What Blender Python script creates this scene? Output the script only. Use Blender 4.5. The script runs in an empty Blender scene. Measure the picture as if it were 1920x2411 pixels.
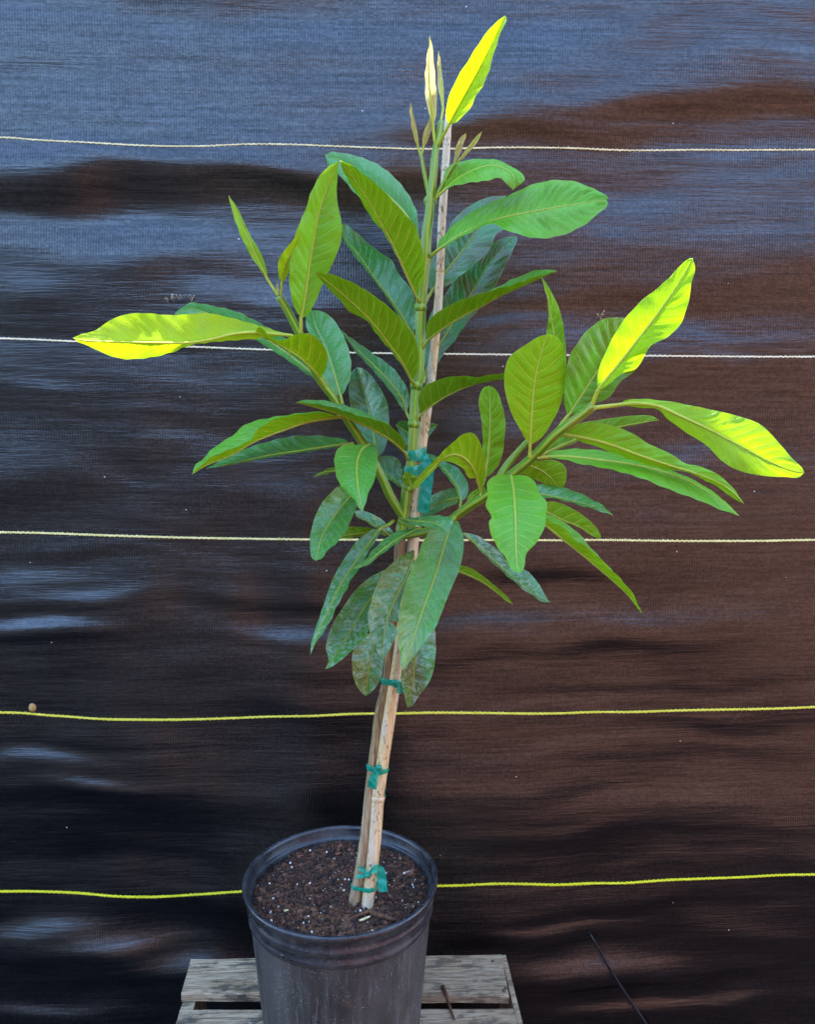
import bpy, math, random
import numpy as np
from mathutils import Vector, Matrix, Euler
random.seed(7); np.random.seed(7)
S = bpy.context.scene
COL = S.collection
R = math.radians

# ---------------------------------------------------------------- camera
PITCH, YAW, FOC = 8.0, 2.5, 1920.0          # photo is 1920 x 2411, focal length 1920 px
RIM_Z = 0.55
CAMROT = Euler((R(90 - PITCH), 0, R(-YAW)), 'XYZ').to_matrix()
_v = Vector(((803 - 960) / FOC * 1.184, -(2060 - 1205.5) / FOC * 1.184, -1.184))
CAM = Vector((0, 0, RIM_Z)) - CAMROT @ _v
cd = bpy.data.cameras.new('camera'); cam = bpy.data.objects.new('camera', cd); COL.objects.link(cam)
cam.location = CAM; cam.rotation_euler = CAMROT.to_euler()
cd.sensor_fit = 'HORIZONTAL'; cd.sensor_width = 36; cd.lens = 36.0; cd.clip_start = .02; cd.clip_end = 500
S.camera = cam

# ---------------------------------------------------------------- light
SUN_EL, SUN_AZ = 62.0, 8.0                   # high sun behind the screen, a little to the right
w = bpy.data.worlds.new('World'); S.world = w; w.use_nodes = True
nt = w.node_tree; bg = nt.nodes['Background']
sky = nt.nodes.new('ShaderNodeTexSky'); sky.sky_type = 'NISHITA'; sky.sun_disc = False
sky.sun_elevation = R(SUN_EL); sky.sun_rotation = R(SUN_AZ); sky.air_density = 1.0; sky.dust_density = 0.15; sky.ozone_density = 2.6
nt.links.new(sky.outputs[0], bg.inputs[0]); bg.inputs[1].default_value = 0.15
sl = bpy.data.lights.new('sun', 'SUN'); sun = bpy.data.objects.new('sun', sl); COL.objects.link(sun)
sl.energy = 3.5; sl.angle = R(.5); sl.color = (1, .94, .84)
sd = Vector((math.sin(R(SUN_AZ)) * math.cos(R(SUN_EL)), math.cos(R(SUN_AZ)) * math.cos(R(SUN_EL)), math.sin(R(SUN_EL))))
sun.rotation_euler = sd.to_track_quat('Z', 'Y').to_euler(); sun.location = sd * 5
S.view_settings.view_transform = 'Standard'; S.view_settings.look = 'None'
S.view_settings.exposure = 3.35; S.view_settings.gamma = 1

WALL_Y, WALL_TOP = 0.262, 2.20

def at(x, y, Y):
    """photo pixel + real depth plane -> world point"""
    d = CAMROT @ Vector(((x - 960) / FOC, -(y - 1205.5) / FOC, -1))
    return CAM + d * ((Y - CAM.y) / d.y)

def at_z(x, y, z):
    d = CAMROT @ Vector(((x - 960) / FOC, -(y - 1205.5) / FOC, -1))
    return CAM + d * ((z - CAM.z) / d.z)

# ---------------------------------------------------------------- helpers
def tag(o, label=None, cat=None, group=None, kind=None):
    if label: o['label'] = label
    if cat: o['category'] = cat
    if group: o['group'] = group
    if kind: o['kind'] = kind
    return o

def empty(name, loc, label, cat, group=None):
    o = bpy.data.objects.new(name, None); COL.objects.link(o); o.location = loc
    o.empty_display_size = .05
    return tag(o, label, cat, group)

def mesh(name, V, F, mat, parent=None, smooth=True, uvs=None):
    me = bpy.data.meshes.new(name)
    off = Vector(parent.matrix_world.translation) if False else Vector((0, 0, 0))
    p = parent
    while p is not None:
        off = off + Vector(p.location); p = p.parent
    me.from_pydata([tuple(Vector(v) - off) for v in V], [], F)
    if uvs is not None:
        for lname, arr in uvs.items():
            lay = me.uv_layers.new(name=lname)
            idx = np.empty(len(me.loops), dtype=np.int32); me.loops.foreach_get('vertex_index', idx)
            lay.data.foreach_set('uv', np.asarray(arr, dtype=np.float32)[idx].ravel())
    if smooth:
        me.polygons.foreach_set('use_smooth', [True] * len(me.polygons))
    for m in (mat if isinstance(mat, (list, tuple)) else [mat]): me.materials.append(m)
    me.update()
    o = bpy.data.objects.new(name, me); COL.objects.link(o)
    if parent is not None: o.parent = parent
    return o

def crom(P, n):
    """smooth curve through points, resampled to n even steps"""
    P = np.array(P, float)
    if len(P) == 2:
        t = np.linspace(0, 1, n)[:, None]; return P[0] * (1 - t) + P[1] * t
    Q = np.vstack([2 * P[0] - P[1], P, 2 * P[-1] - P[-2]])
    out = []
    for i in range(1, len(Q) - 2):
        p0, p1, p2, p3 = Q[i - 1], Q[i], Q[i + 1], Q[i + 2]
        t0 = 0; t1 = t0 + max(1e-6, np.linalg.norm(p1 - p0)) ** .5
        t2 = t1 + max(1e-6, np.linalg.norm(p2 - p1)) ** .5; t3 = t2 + max(1e-6, np.linalg.norm(p3 - p2)) ** .5
        for t in np.linspace(t1, t2, 14, endpoint=False):
            A1 = (t1 - t) / (t1 - t0) * p0 + (t - t0) / (t1 - t0) * p1
            A2 = (t2 - t) / (t2 - t1) * p1 + (t - t1) / (t2 - t1) * p2
            A3 = (t3 - t) / (t3 - t2) * p2 + (t - t2) / (t3 - t2) * p3
            B1 = (t2 - t) / (t2 - t0) * A1 + (t - t0) / (t2 - t0) * A2
            B2 = (t3 - t) / (t3 - t1) * A2 + (t - t1) / (t3 - t1) * A3
            out.append((t2 - t) / (t2 - t1) * B1 + (t - t1) / (t2 - t1) * B2)
    out.append(Q[-2]); out = np.array(out)
    L = np.concatenate([[0], np.cumsum(np.linalg.norm(np.diff(out, axis=0), axis=1))])
    s = np.linspace(0, L[-1], n)
    return np.stack([np.interp(s, L, out[:, k]) for k in range(out.shape[1])], 1)

def interp(vals, n):
    vals = list(vals)
    if len(vals) == 1: return np.full(n, vals[0])
    if len(vals) == 2: return np.linspace(vals[0], vals[1], n)
    x = np.linspace(0, 1, len(vals)); P = np.stack([x, np.array(vals)], 1)
    c = crom(P, n * 3); return np.interp(np.linspace(0, 1, n), c[:, 0], c[:, 1])

def tube_geo(P, rad, segs=8, ridge=0, caps=True, flat=1.0):
    P = [Vector(p) for p in P]; n = len(P)
    V, F, U = [], [], []
    T0 = (P[1] - P[0]).normalized()
    ref = Vector((0, -1, 0)) if abs(T0.y) < .9 else Vector((0, 0, 1))
    X = (ref - T0 * ref.dot(T0)).normalized(); L = 0
    for i in range(n):
        T = (P[min(i + 1, n - 1)] - P[max(i - 1, 0)]).normalized()
        X = (X - T * X.dot(T)).normalized(); Yv = T.cross(X)
        if i: L += (P[i] - P[i - 1]).length
        for j in range(segs):
            a = 2 * math.pi * j / segs
            r = rad[i] * (1 + ridge * math.cos(4 * a))
            V.append(P[i] + X * (math.cos(a) * r * flat) + Yv * (math.sin(a) * r)); U.append((j / segs, L))
    for i in range(n - 1):
        for j in range(segs):
            k = (j + 1) % segs
            F.append((i * segs + j, i * segs + k, (i + 1) * segs + k, (i + 1) * segs + j))
    if caps:
        F.append(tuple(range(segs - 1, -1, -1))); F.append(tuple((n - 1) * segs + j for j in range(segs)))
    return V, F, U

class Geo:
    def __init__(s): s.V, s.F, s.U = [], [], []
    def add(s, V, F, U=None):
        b = len(s.V); s.V += list(V); s.F += [tuple(i + b for i in f) for f in F]
        s.U += list(U) if U is not None else [(0, 0)] * len(V)
    def build(s, name, mat, parent=None, smooth=True):
        return mesh(name, s.V, s.F, mat, parent, smooth, {'UVMap': s.U})

# ---------------------------------------------------------------- materials
class NT:
    def __init__(s, name):
        s.m = bpy.data.materials.new(name); s.m.use_nodes = True; s.t = s.m.node_tree; s.t.nodes.clear()
        s.out = s.t.nodes.new('ShaderNodeOutputMaterial')
    def n(s, typ, **kw):
        nd = s.t.nodes.new('ShaderNode' + typ)
        for k, v in kw.items():
            if k.startswith('_'): setattr(nd, k[1:], v)
            else:
                key = int(k[1:]) if k[0] == 'i' and k[1:].isdigit() else k.replace('__', ' ')
                sock = nd.inputs[key]
                if isinstance(v, bpy.types.NodeSocket): s.t.links.new(v, sock)
                else: sock.default_value = v
        return nd
    def math(s, op, a, b=0.0, c=0.0, clamp=False):
        nd = s.t.nodes.new('ShaderNodeMath'); nd.operation = op; nd.use_clamp = clamp
        for i, v in enumerate((a, b, c)):
            if isinstance(v, bpy.types.NodeSocket): s.t.links.new(v, nd.inputs[i])
            else: nd.inputs[i].default_value = v
        return nd.outputs[0]
    def mix(s, f, a, b, blend='MIX'):
        nd = s.t.nodes.new('ShaderNodeMix'); nd.data_type = 'RGBA'; nd.blend_type = blend
        for i, v in ((0, f), (6, a), (7, b)):
            if isinstance(v, bpy.types.NodeSocket): s.t.links.new(v, nd.inputs[i])
            else: nd.inputs[i].default_value = (v if i == 0 else (tuple(v) + (1,) if len(v) == 3 else v))
        return nd.outputs[2]
    def ramp(s, f, a, b, c0=0.0, c1=1.0):
        nd = s.t.nodes.new('ShaderNodeMapRange'); nd.clamp = True; nd.interpolation_type = 'SMOOTHSTEP'
        s.t.links.new(f, nd.inputs[0]); nd.inputs[1].default_value = a; nd.inputs[2].default_value = b
        nd.inputs[3].default_value = c0; nd.inputs[4].default_value = c1
        return nd.outputs[0]
    def noise(s, vec, scale, detail=3, rough=.55, dist=0):
        nd = s.n('TexNoise', Vector=vec, Scale=scale, Detail=detail, Roughness=rough, Distortion=dist); return nd.outputs[0]
    def mapping(s, vec, sc=(1, 1, 1), rot=(0, 0, 0), loc=(0, 0, 0)):
        return s.n('Mapping', Vector=vec, Scale=sc, Rotation=rot, Location=loc).outputs[0]
    def bump(s, h, strength, dist, normal=None):
        kw = dict(Height=h, Strength=strength, Distance=dist)
        if normal is not None: kw['Normal'] = normal
        return s.n('Bump', **kw).outputs[0]
    def done(s, shader): s.t.links.new(shader, s.out.inputs[0]); return s.m

def simple(name, col, rough=.5, spec=.5, col2=None, scale=60, stretch=(1, 1, 1), bump=.0, lo=.35, hi=.7):
    t = NT(name); co = t.n('TexCoord').outputs['Object']; v = t.mapping(co, stretch)
    nz = t.noise(v, scale, 4)
    c = t.mix(t.ramp(nz, lo, hi), col, col2 or tuple(x * .7 for x in col))
    kw = dict(Base__Color=c, Roughness=rough); p = t.n('BsdfPrincipled', **kw); p.inputs['Specular IOR Level'].default_value = spec
    if bump: t.t.links.new(t.bump(nz, bump, .002), p.inputs['Normal'])
    return t.done(p.outputs[0])

def mat_fabric():
    t = NT('woven_black_fabric'); uv = t.n('UVMap', _uv_map='UVMap').outputs[0]
    sx = t.n('SeparateXYZ', Vector=uv); X, Z = sx.outputs[0], sx.outputs[1]
    wob = t.noise(t.mapping(uv, (3, 9, 1)), 1.0, 2)
    ribs = t.math('SINE', t.math('ADD', t.math('MULTIPLY', X, 2 * math.pi / .0043), t.math('MULTIPLY', wob, 9.0)))
    picks = t.math('SINE', t.math('ADD', t.math('MULTIPLY', Z, 2 * math.pi / .0034), t.math('MULTIPLY', wob, 5.0)))
    weave = t.math('MULTIPLY', ribs, t.math('ADD', t.math('MULTIPLY', picks, .4), .6))
    streak = t.noise(t.mapping(uv, (10, 150, 1)), 1.0, 5, .62)
    streak2 = t.noise(t.mapping(uv, (34, 320, 1), loc=(3, 7, 0)), 1.0, 4, .6)
    cell = t.n('VectorMath', _operation='FLOOR', i0=t.mapping(uv, (1 / .0046, 1 / .0030, 1))).outputs[0]
    wn = t.n('TexWhiteNoise', Vector=cell, _noise_dimensions='2D').outputs[0]
    yarn = t.n('TexWhiteNoise', Vector=t.n('VectorMath', _operation='FLOOR', i0=t.mapping(uv, (9, 1 / .0030, 1))).outputs[0], _noise_dimensions='2D').outputs[0]
    broad = t.noise(t.mapping(uv, (1.5, 9, 1), loc=(9, 2, 0)), 1.0, 4, .6)
    dust = t.noise(t.mapping(uv, (2.2, 3.0, 1), loc=(4, 4, 0)), 1.0, 5, .6)
    c = t.mix(t.ramp(streak, .3, .75), (.0012, .0013, .0016), (.0042, .0041, .0043))
    c = t.mix(t.ramp(streak2, .5, .8), c, (.0065, .0062, .0062))
    right = t.ramp(t.math('ADD', X, t.math('MULTIPLY', t.math('SUBTRACT', dust, .5), 1.2)), -.35, .75)   # warm reflection on the right side, painted into the cloth colour
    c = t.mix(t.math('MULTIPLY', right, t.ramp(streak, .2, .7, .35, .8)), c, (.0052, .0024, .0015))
    c = t.mix(t.math('MULTIPLY', t.ramp(dust, .45, .75), .25), c, (.0075, .0060, .0052))
    c = t.mix(t.math('MULTIPLY', t.ramp(weave, .1, 1.0), .45), c, (.0068, .0060, .0058))
    c = t.mix(t.math('MULTIPLY', t.ramp(wn, .55, 1.0), .22), c, (.010, .0094, .0092))
    # scuffs: faint slanting pale scratches, and pin-prick flecks
    sc = t.noise(t.mapping(t.mapping(uv, rot=(0, 0, R(-52))), (4.5, 75, 1)), 1.0, 3, .5)
    scm = t.math('MULTIPLY', t.ramp(sc, .66, .78), t.ramp(t.noise(uv, 5.0, 3), .54, .66))
    c = t.mix(t.math('MULTIPLY', scm, t.math('MULTIPLY', t.ramp(weave, -.3, .6), .45)), c, (.15, .15, .155))
    vo = t.n('TexVoronoi', Vector=uv, Scale=30.0, Randomness=1.0)
    fl = t.math('MULTIPLY', t.math('LESS_THAN', vo.outputs['Distance'], .035), t.math('LESS_THAN', t.n('SeparateXYZ', Vector=vo.outputs['Color']).outputs[0], .22))
    c = t.mix(t.math('MULTIPLY', fl, .8), c, (.55, .53, .48))
    h = t.math('ADD', t.math('MULTIPLY', weave, .20), t.math('ADD', t.math('MULTIPLY', streak, 1.5), t.math('MULTIPLY', streak2, .7)))
    nb = t.bump(h, .45, .0012)
    p = t.n('BsdfPrincipled', Base__Color=c, Roughness=t.ramp(broad, .3, .7, .20, .32), Normal=nb)
    t.t.links.new(t.math('MULTIPLY', t.math('MULTIPLY', t.ramp(wn, 0, 1, .84, 1.14), t.ramp(yarn, 0, 1, .90, 1.08)), t.math('MULTIPLY', t.ramp(weave, -.5, .9, .70, 1.0), t.ramp(streak, .25, .7, .70, 1.02))), p.inputs['Specular IOR Level'])
    return t.done(p.outputs[0])

def mat_leaf(kind='leaf'):
    t = NT('leaf_blade' if kind == 'leaf' else 'leaf_midrib')
    oi = t.n('ObjectInfo'); sp = t.n('SeparateColor', Color=oi.outputs['Color'])
    Y, SP, HU = sp.outputs[0], sp.outputs[1], sp.outputs[2]
    co = t.n('TexCoord').outputs['Object']; back = t.n('NewGeometry').outputs['Backfacing']
    if kind != 'leaf':
        c = t.mix(Y, (.30, .36, .035), (.50, .56, .05))
        nz = t.noise(co, 90, 3); c = t.mix(t.ramp(nz, .4, .75), c, t.mix(Y, (.26, .30, .025), (.48, .46, .04)))
        p = t.n('BsdfPrincipled', Base__Color=c, Roughness=.45)
        tr = t.n('BsdfTranslucent', Color=t.mix(Y, (.30, .34, .02), (.7, .7, .05)))
        return t.done(t.n('MixShader', i0=.25, i1=p.outputs[0], i2=tr.outputs[0]).outputs[0])
    uv = t.n('SeparateXYZ', Vector=t.n('UVMap', _uv_map='vein').outputs[0]); U, Q = uv.outputs[0], uv.outputs[1]
    fr = t.math('ABSOLUTE', t.math('SUBTRACT', t.math('FRACT', Q), .5))          # .5 on a vein
    vein = t.ramp(fr, .440, .488); au = t.math('ABSOLUTE', U)
    vein = t.math('MULTIPLY', vein, t.ramp(au, .97, .75))
    edge = t.ramp(au, .955, .99)
    net = t.n('TexVoronoi', Vector=co, Scale=260.0, _feature='DISTANCE_TO_EDGE').outputs[0]
    netm = t.ramp(net, .10, .0)
    big = t.noise(co, 26, 4); fine = t.noise(co, 190, 3)
    young_hi = t.ramp(Y, .55, 1.0); Y0 = Y; Y = t.math('POWER', Y0, .72)
    up = t.mix(Y, (.014, .150, .034), (.19, .56, .006))
    up = t.mix(young_hi, up, (.40, .52, .012))
    up = t.mix(t.math('MULTIPLY', t.ramp(big, .35, .75), .55), up, t.mix(Y, (.030, .110, .022), (.22, .40, .010)))
    up = t.mix(t.math('MULTIPLY', HU, t.ramp(big, .40, .60)), up, (.085, .085, .014))
    lo = t.mix(Y, (.050, .175, .004), (.26, .52, .006))
    lo = t.mix(t.math('MULTIPLY', t.ramp(big, .35, .75), .5), lo, t.mix(Y, (.088, .175, .004), (.35, .52, .008)))
    vcol_u = t.mix(Y, (.15, .32, .08), (.46, .64, .09)); vcol_l = t.mix(Y, (.34, .42, .04), (.62, .68, .06))
    up = t.mix(t.math('MULTIPLY', vein, .8), up, vcol_u)
    lo = t.mix(t.math('MULTIPLY', vein, .8), lo, vcol_l)
    up = t.mix(t.math('MULTIPLY', netm, .10), up, vcol_u); lo = t.mix(t.math('MULTIPLY', netm, .14), lo, vcol_l)
    up = t.mix(t.math('MULTIPLY', edge, .6), up, (.22, .30, .06)); lo = t.mix(t.math('MULTIPLY', edge, .6), lo, (.40, .42, .08))
    # dried hard-water film on the older leaves
    fk = t.noise(t.n('VectorMath', _operation='ADD', i0=co, i1=t.n('CombineXYZ', X=t.math('MULTIPLY', oi.outputs['Random'], 9)).outputs[0]).outputs[0], 185, 2.5, .55, .6)
    blot = t.math('MULTIPLY', t.ramp(fk, .51, .57), t.ramp(t.noise(co, 55, 3), .36, .54))
    film = t.math('MULTIPLY', SP, blot)
    up = t.mix(t.math('MULTIPLY', film, .62), up, (.36, .41, .29))
    up = t.mix(t.math('MULTIPLY', SP, .05), up, (.25, .30, .2))
    lo = t.mix(t.math('MULTIPLY', film, .25), lo, (.34, .38, .26))
    c = t.mix(back, up, lo)
    h = t.math('ADD', t.math('MULTIPLY', vein, -1.6), t.math('ADD', t.math('MULTIPLY', fine, .22), t.math('MULTIPLY', netm, -.25)))
    nb = t.bump(h, .45, .0007)
    rg = t.mix(back, (.28, .28, .28), (.55, .55, .55)); rgh = t.math('ADD', t.math('ADD', rg, t.math('MULTIPLY', film, .22)), t.math('ADD', t.math('MULTIPLY', t.math('SUBTRACT', big, .5), .15), t.ramp(Y, .3, .9, 0, .12)))
    p = t.n('BsdfPrincipled', Base__Color=c, Roughness=rgh, Normal=nb)
    t.t.links.new(t.math('MULTIPLY', t.ramp(Y, .15, .5, .78, .26), t.math('SUBTRACT', 1.0, t.math('MULTIPLY', back, .55))), p.inputs['Specular IOR Level'])
    tc = t.mix(Y, (.085, .25, .002), (.31, .46, .003))
    tc = t.mix(t.math('MULTIPLY', t.ramp(t.math('ADD', t.math('MULTIPLY', big, .6), t.math('MULTIPLY', fine, .4)), .38, .66), .45), tc, t.mix(Y, (.05, .16, .002), (.15, .29, .002)))
    tc = t.mix(t.math('MULTIPLY', vein, .5), tc, (.42, .42, .02))
    tc = t.mix(t.math('MULTIPLY', film, .3), tc, (.03, .05, .01))
    tr = t.n('BsdfTranslucent', Color=tc, Normal=nb)
    f = t.ramp(Y, 0, 1, .24, .42)
    return t.done(t.n('MixShader', i0=f, i1=p.outputs[0], i2=tr.outputs[0]).outputs[0])

def mat_reddish():
    t = NT('young_reddish_leaf'); co = t.n('TexCoord').outputs['Object']; nz = t.noise(co, 120, 3)
    c = t.mix(t.ramp(nz, .35, .7), (.42, .36, .16), (.36, .20, .12))
    c = t.mix(t.ramp(t.noise(co, 40, 2), .45, .65), c, (.38, .42, .08))
    p = t.n('BsdfPrincipled', Base__Color=c, Roughness=.4); tr = t.n('BsdfTranslucent', Color=(.8, .66, .2, 1))
    return t.done(t.n('MixShader', i0=.4, i1=p.outputs[0], i2=tr.outputs[0]).outputs[0])

def mat_stem():
    t = NT('green_ridged_stem'); uv = t.n('SeparateXYZ', Vector=t.n('UVMap', _uv_map='UVMap').outputs[0]); a = uv.outputs[0]
    co = t.n('TexCoord').outputs['Object']
    rid = t.math('COSINE', t.math('MULTIPLY', a, 2 * math.pi * 4)); nz = t.noise(t.mapping(co, (1, 1, .25)), 90, 4)
    c = t.mix(t.ramp(rid, -.2, .9), (.075, .19, .006), (.33, .40, .016))
    c = t.mix(t.math('MULTIPLY', t.ramp(nz, .45, .75), .7), c, (.22, .21, .025))
    p = t.n('BsdfPrincipled', Base__Color=c, Roughness=.42, Normal=t.bump(nz, .25, .001))
    return t.done(p.outputs[0])

def mat_trunk():
    t = NT('woody_trunk'); co = t.n('TexCoord').outputs['Object']; z = t.n('SeparateXYZ', Vector=co).outputs[2]
    g = t.noise(t.mapping(co, (1, 1, .07)), 260, 5, .6); b = t.noise(t.mapping(co, (1, 1, .3)), 45, 3)
    wood = t.mix(t.ramp(g, .38, .66), (.075, .035, .011), (.30, .185, .065))
    wood = t.mix(t.math('MULTIPLY', t.ramp(b, .42, .6), .7), wood, (.24, .17, .05))
    grey = t.mix(t.ramp(g, .35, .7), (.20, .125, .06), (.40, .29, .155))
    wood = t.mix(t.ramp(z, .12, .30), grey, wood)
    wood = t.mix(t.math('MULTIPLY', t.ramp(z, .33, .52), .6), wood, t.mix(t.ramp(g, .4, .6), (.05, .025, .010), (.18, .10, .03)))
    grn = t.mix(t.ramp(g, .35, .7), (.16, .19, .015), (.30, .32, .03))
    c = t.mix(t.ramp(t.math('ADD', z, t.math('MULTIPLY', b, .1)), .61, .70), wood, grn)
    p = t.n('BsdfPrincipled', Base__Color=c, Roughness=.6, Normal=t.bump(g, .8, .0016))
    return t.done(p.outputs[0])

def mat_bamboo():
    t = NT('weathered_bamboo'); co = t.n('TexCoord').outputs['Object']
    uv = t.n('UVMap', _uv_map='UVMap').outputs[0]
    g = t.noise(t.mapping(co, (1, 1, .05)), 300, 4); b = t.noise(t.mapping(co, (1, 1, .2)), 35, 3)
    c = t.mix(t.ramp(g, .3, .7), (.46, .29, .11), (.64, .46, .22))
    c = t.mix(t.math('MULTIPLY', t.ramp(b, .42, .62), .6), c, (.56, .49, .38))
    fk = t.noise(t.mapping(co, (1, 1, .35)), 420, 3); fm = t.noise(co, 50, 2)
    c = t.mix(t.math('MULTIPLY', t.ramp(fk, .55, .62), t.ramp(fm, .42, .56)), c, (.10, .045, .016))
    p = t.n('BsdfPrincipled', Base__Color=c, Roughness=.5, Normal=t.bump(g, .3, .001))
    return t.done(p.outputs[0])

def mat_tape():
    t = NT('teal_plastic_tape'); co = t.n('TexCoord').outputs['Object']; nz = t.noise(co, 150, 3)
    c = t.mix(t.ramp(nz, .35, .7), (.004, .27, .15), (.02, .42, .28))
    p = t.n('BsdfPrincipled', Base__Color=c, Roughness=.28, Normal=t.bump(nz, .5, .001))
    tr = t.n('BsdfTranslucent', Color=(.03, .5, .36, 1)); tp = t.n('BsdfTransparent', Color=(.25, .75, .62, 1))
    m = t.n('MixShader', i0=.3, i1=p.outputs[0], i2=tr.outputs[0])
    return t.done(t.n('MixShader', i0=.18, i1=m.outputs[0], i2=tp.outputs[0]).outputs[0])

def mat_pot():
    t = NT('dusty_black_plastic'); co = t.n('TexCoord').outputs['Object']
    n1 = t.noise(t.mapping(co, (1, 1, .35)), 16, 5, .6); n2 = t.noise(co, 420, 3); n3 = t.noise(t.mapping(co, (1, 1, .06)), 70, 4)
    c = t.mix(t.ramp(n1, .3, .72), (.018, .0160, .0138), (.057, .052, .045))
    c = t.mix(t.math('MULTIPLY', t.ramp(n3, .45, .75), .5), c, (.084, .078, .068))
    c = t.mix(t.math('MULTIPLY', t.math('MULTIPLY', t.ramp(n2, .58, .68), t.ramp(t.noise(co, 33, 4), .40, .62)), .8), c, (.23, .22, .205))
    c = t.mix(t.math('MULTIPLY', t.ramp(t.noise(t.mapping(co, (1, 1, .03)), 190, 3), .60, .70), .35), c, (.16, .155, .15))
    c = t.mix(t.math('MULTIPLY', t.ramp(t.noise(co, 19, 6, .7), .60, .68), .3), c, (.12, .095, .07))
    c = t.mix(t.math('MULTIPLY', t.ramp(t.noise(co, 40, 4), .58, .72), .35), c, (.10, .07, .045))
    p = t.n('BsdfPrincipled', Base__Color=c, Roughness=t.ramp(n1, .3, .7, .42, .65), Normal=t.bump(n2, .3, .0008)); p.inputs['Specular IOR Level'].default_value = .35
    return t.done(p.outputs[0])

def mat_rim():
    t = NT('worn_pot_rim'); co = t.n('TexCoord').outputs['Object']
    n1 = t.noise(co, 24, 5, .6); n2 = t.noise(co, 300, 3)
    c = t.mix(t.ramp(n1, .4, .7), (.014, .014, .016), (.045, .044, .044))
    c = t.mix(t.math('MULTIPLY', t.ramp(n2, .56, .70), .5), c, (.12, .11, .10))
    c = t.mix(t.math('MULTIPLY', t.ramp(t.noise(co, 11, 4), .56, .70), .35), c, (.055, .042, .034))
    p = t.n('BsdfPrincipled', Base__Color=c, Roughness=t.ramp(n1, .3, .7, .22, .45), Normal=t.bump(n2, .15, .0005))
    return t.done(p.outputs[0])

def mat_soil():
    t = NT('dark_potting_soil'); co = t.n('TexCoord').outputs['Object']
    n1 = t.noise(co, 60, 5, .65); n2 = t.noise(co, 300, 4, .6)
    isl = t.n('NewGeometry').outputs['Random Per Island']
    c = t.mix(t.ramp(n1, .35, .65), (.010, .0046, .0022), (.058, .0175, .0062))
    c = t.mix(t.ramp(isl, .55, 1.0, 0, .8), c, (.145, .054, .019))
    c = t.mix(t.math('MULTIPLY', t.ramp(n2, .55, .72), .7), c, (.085, .045, .026))
    p = t.n('BsdfPrincipled', Base__Color=c, Roughness=.85, Normal=t.bump(n2, .8, .003))
    return t.done(p.outputs[0])

def mat_wood():
    t = NT('weathered_pallet_wood'); co = t.n('TexCoord').outputs['Object']; rnd = t.n('ObjectInfo').outputs['Random']
    v = t.n('VectorMath', _operation='ADD', i0=co, i1=t.n('CombineXYZ', X=t.math('MULTIPLY', rnd, 30), Y=rnd, Z=rnd).outputs[0]).outputs[0]
    g = t.noise(t.mapping(v, (.06, 1, 1)), 330, 5, .65); b = t.noise(t.mapping(v, (.5, 1, 1)), 22, 4); s = t.noise(t.mapping(v, (.3, 1, 1)), 90, 6, .7)
    c = t.mix(t.ramp(g, .32, .68), (.22, .128, .058), (.60, .45, .27))
    c = t.mix(t.math('MULTIPLY', t.ramp(b, .5, .66), .6), c, (.36, .21, .10))
    c = t.mix(t.math('MULTIPLY', t.ramp(t.math('ADD', s, t.math('MULTIPLY', b, .4)), .68, .84), .85), c, (.040, .036, .024))
    c = t.mix(t.math('MULTIPLY', t.ramp(t.noise(v, 110, 3), .66, .72), .7), c, (.45, .43, .38))
    c = t.mix(t.math('MULTIPLY', t.ramp(t.noise(t.mapping(v, (.025, 1, 1)), 240, 3), .40, .33), .85), c, (.035, .028, .018))
    c = t.mix(t.math('MULTIPLY', t.ramp(t.n('SeparateXYZ', Vector=co).outputs[0], .02, .10), .35), c, (.24, .13, .06))  # warm bounced light on the right side, painted into the wood
    p = t.n('BsdfPrincipled', Base__Color=c, Roughness=.75, Normal=t.bump(t.math('ADD', g, t.math('MULTIPLY', s, .6)), .8, .002))
    return t.done(p.outputs[0])

M_FAB = mat_fabric(); M_LEAF = mat_leaf(); M_RIB = mat_leaf('midrib'); M_RED = mat_reddish(); M_STEM = mat_stem()
M_TRUNK = mat_trunk(); M_BAM = mat_bamboo(); M_TAPE = mat_tape(); M_POT = mat_pot(); M_RIM = mat_rim(); M_SOIL = mat_soil(); M_WOOD = mat_wood()
def mat_ground():
    t = NT('earth_and_added_dark_side'); co = t.n('TexCoord').outputs['Object']; x = t.n('SeparateXYZ', Vector=co).outputs[0]
    n1 = t.noise(co, 6, 5, .6); n2 = t.noise(co, .9, 4)
    earth = t.mix(t.ramp(n1, .35, .7), (.076, .032, .019), (.142, .064, .041))
    cloth = t.mix(t.ramp(n1, .3, .7), (.010, .011, .014), (.020, .020, .022))
    c = t.mix(t.ramp(t.math('ADD', x, t.math('MULTIPLY', t.math('SUBTRACT', n2, .5), .8)), -.35, .05), cloth, earth)  # dark cloth at left is made up, to darken the screen's left reflection
    p = t.n('BsdfPrincipled', Base__Color=c, Roughness=.85, Normal=t.bump(n1, .4, .01)); p.inputs['Specular IOR Level'].default_value = .25
    return t.done(p.outputs[0])
M_GROUND = mat_ground()
M_PERL = simple('white_perlite', (.80, .74, .64), .7, .3, (.62, .56, .46), 300)
M_BARK = simple('reddish_bark', (.27, .11, .062), .75, .3, (.11, .043, .024), 120, (1, .3, 1), .5)
M_TWIG = simple('brown_twig_bark', (.16, .07, .03), .7, .3, (.06, .025, .012), 200, (1, .2, 1), .4)
M_STRAW = simple('pale_straw', (.66, .53, .28), .6, .4, (.50, .36, .15), 200)
M_CORD = simple('black_tubing', (.008, .009, .012), .35, .5, (.014, .015, .02), 80)
M_SEED = simple('tan_husk', (.46, .28, .10), .6, .3, (.30, .16, .05), 160, bump=.5)
M_NAIL = simple('rusted_steel', (.09, .05, .03), .6, .5, (.04, .025, .018), 300)
def mat_yarn(name, c1, c2):
    return simple(name, c1, .45, .5, c2, 70, (1, 1, 1), 0, .3, .7)

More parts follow.
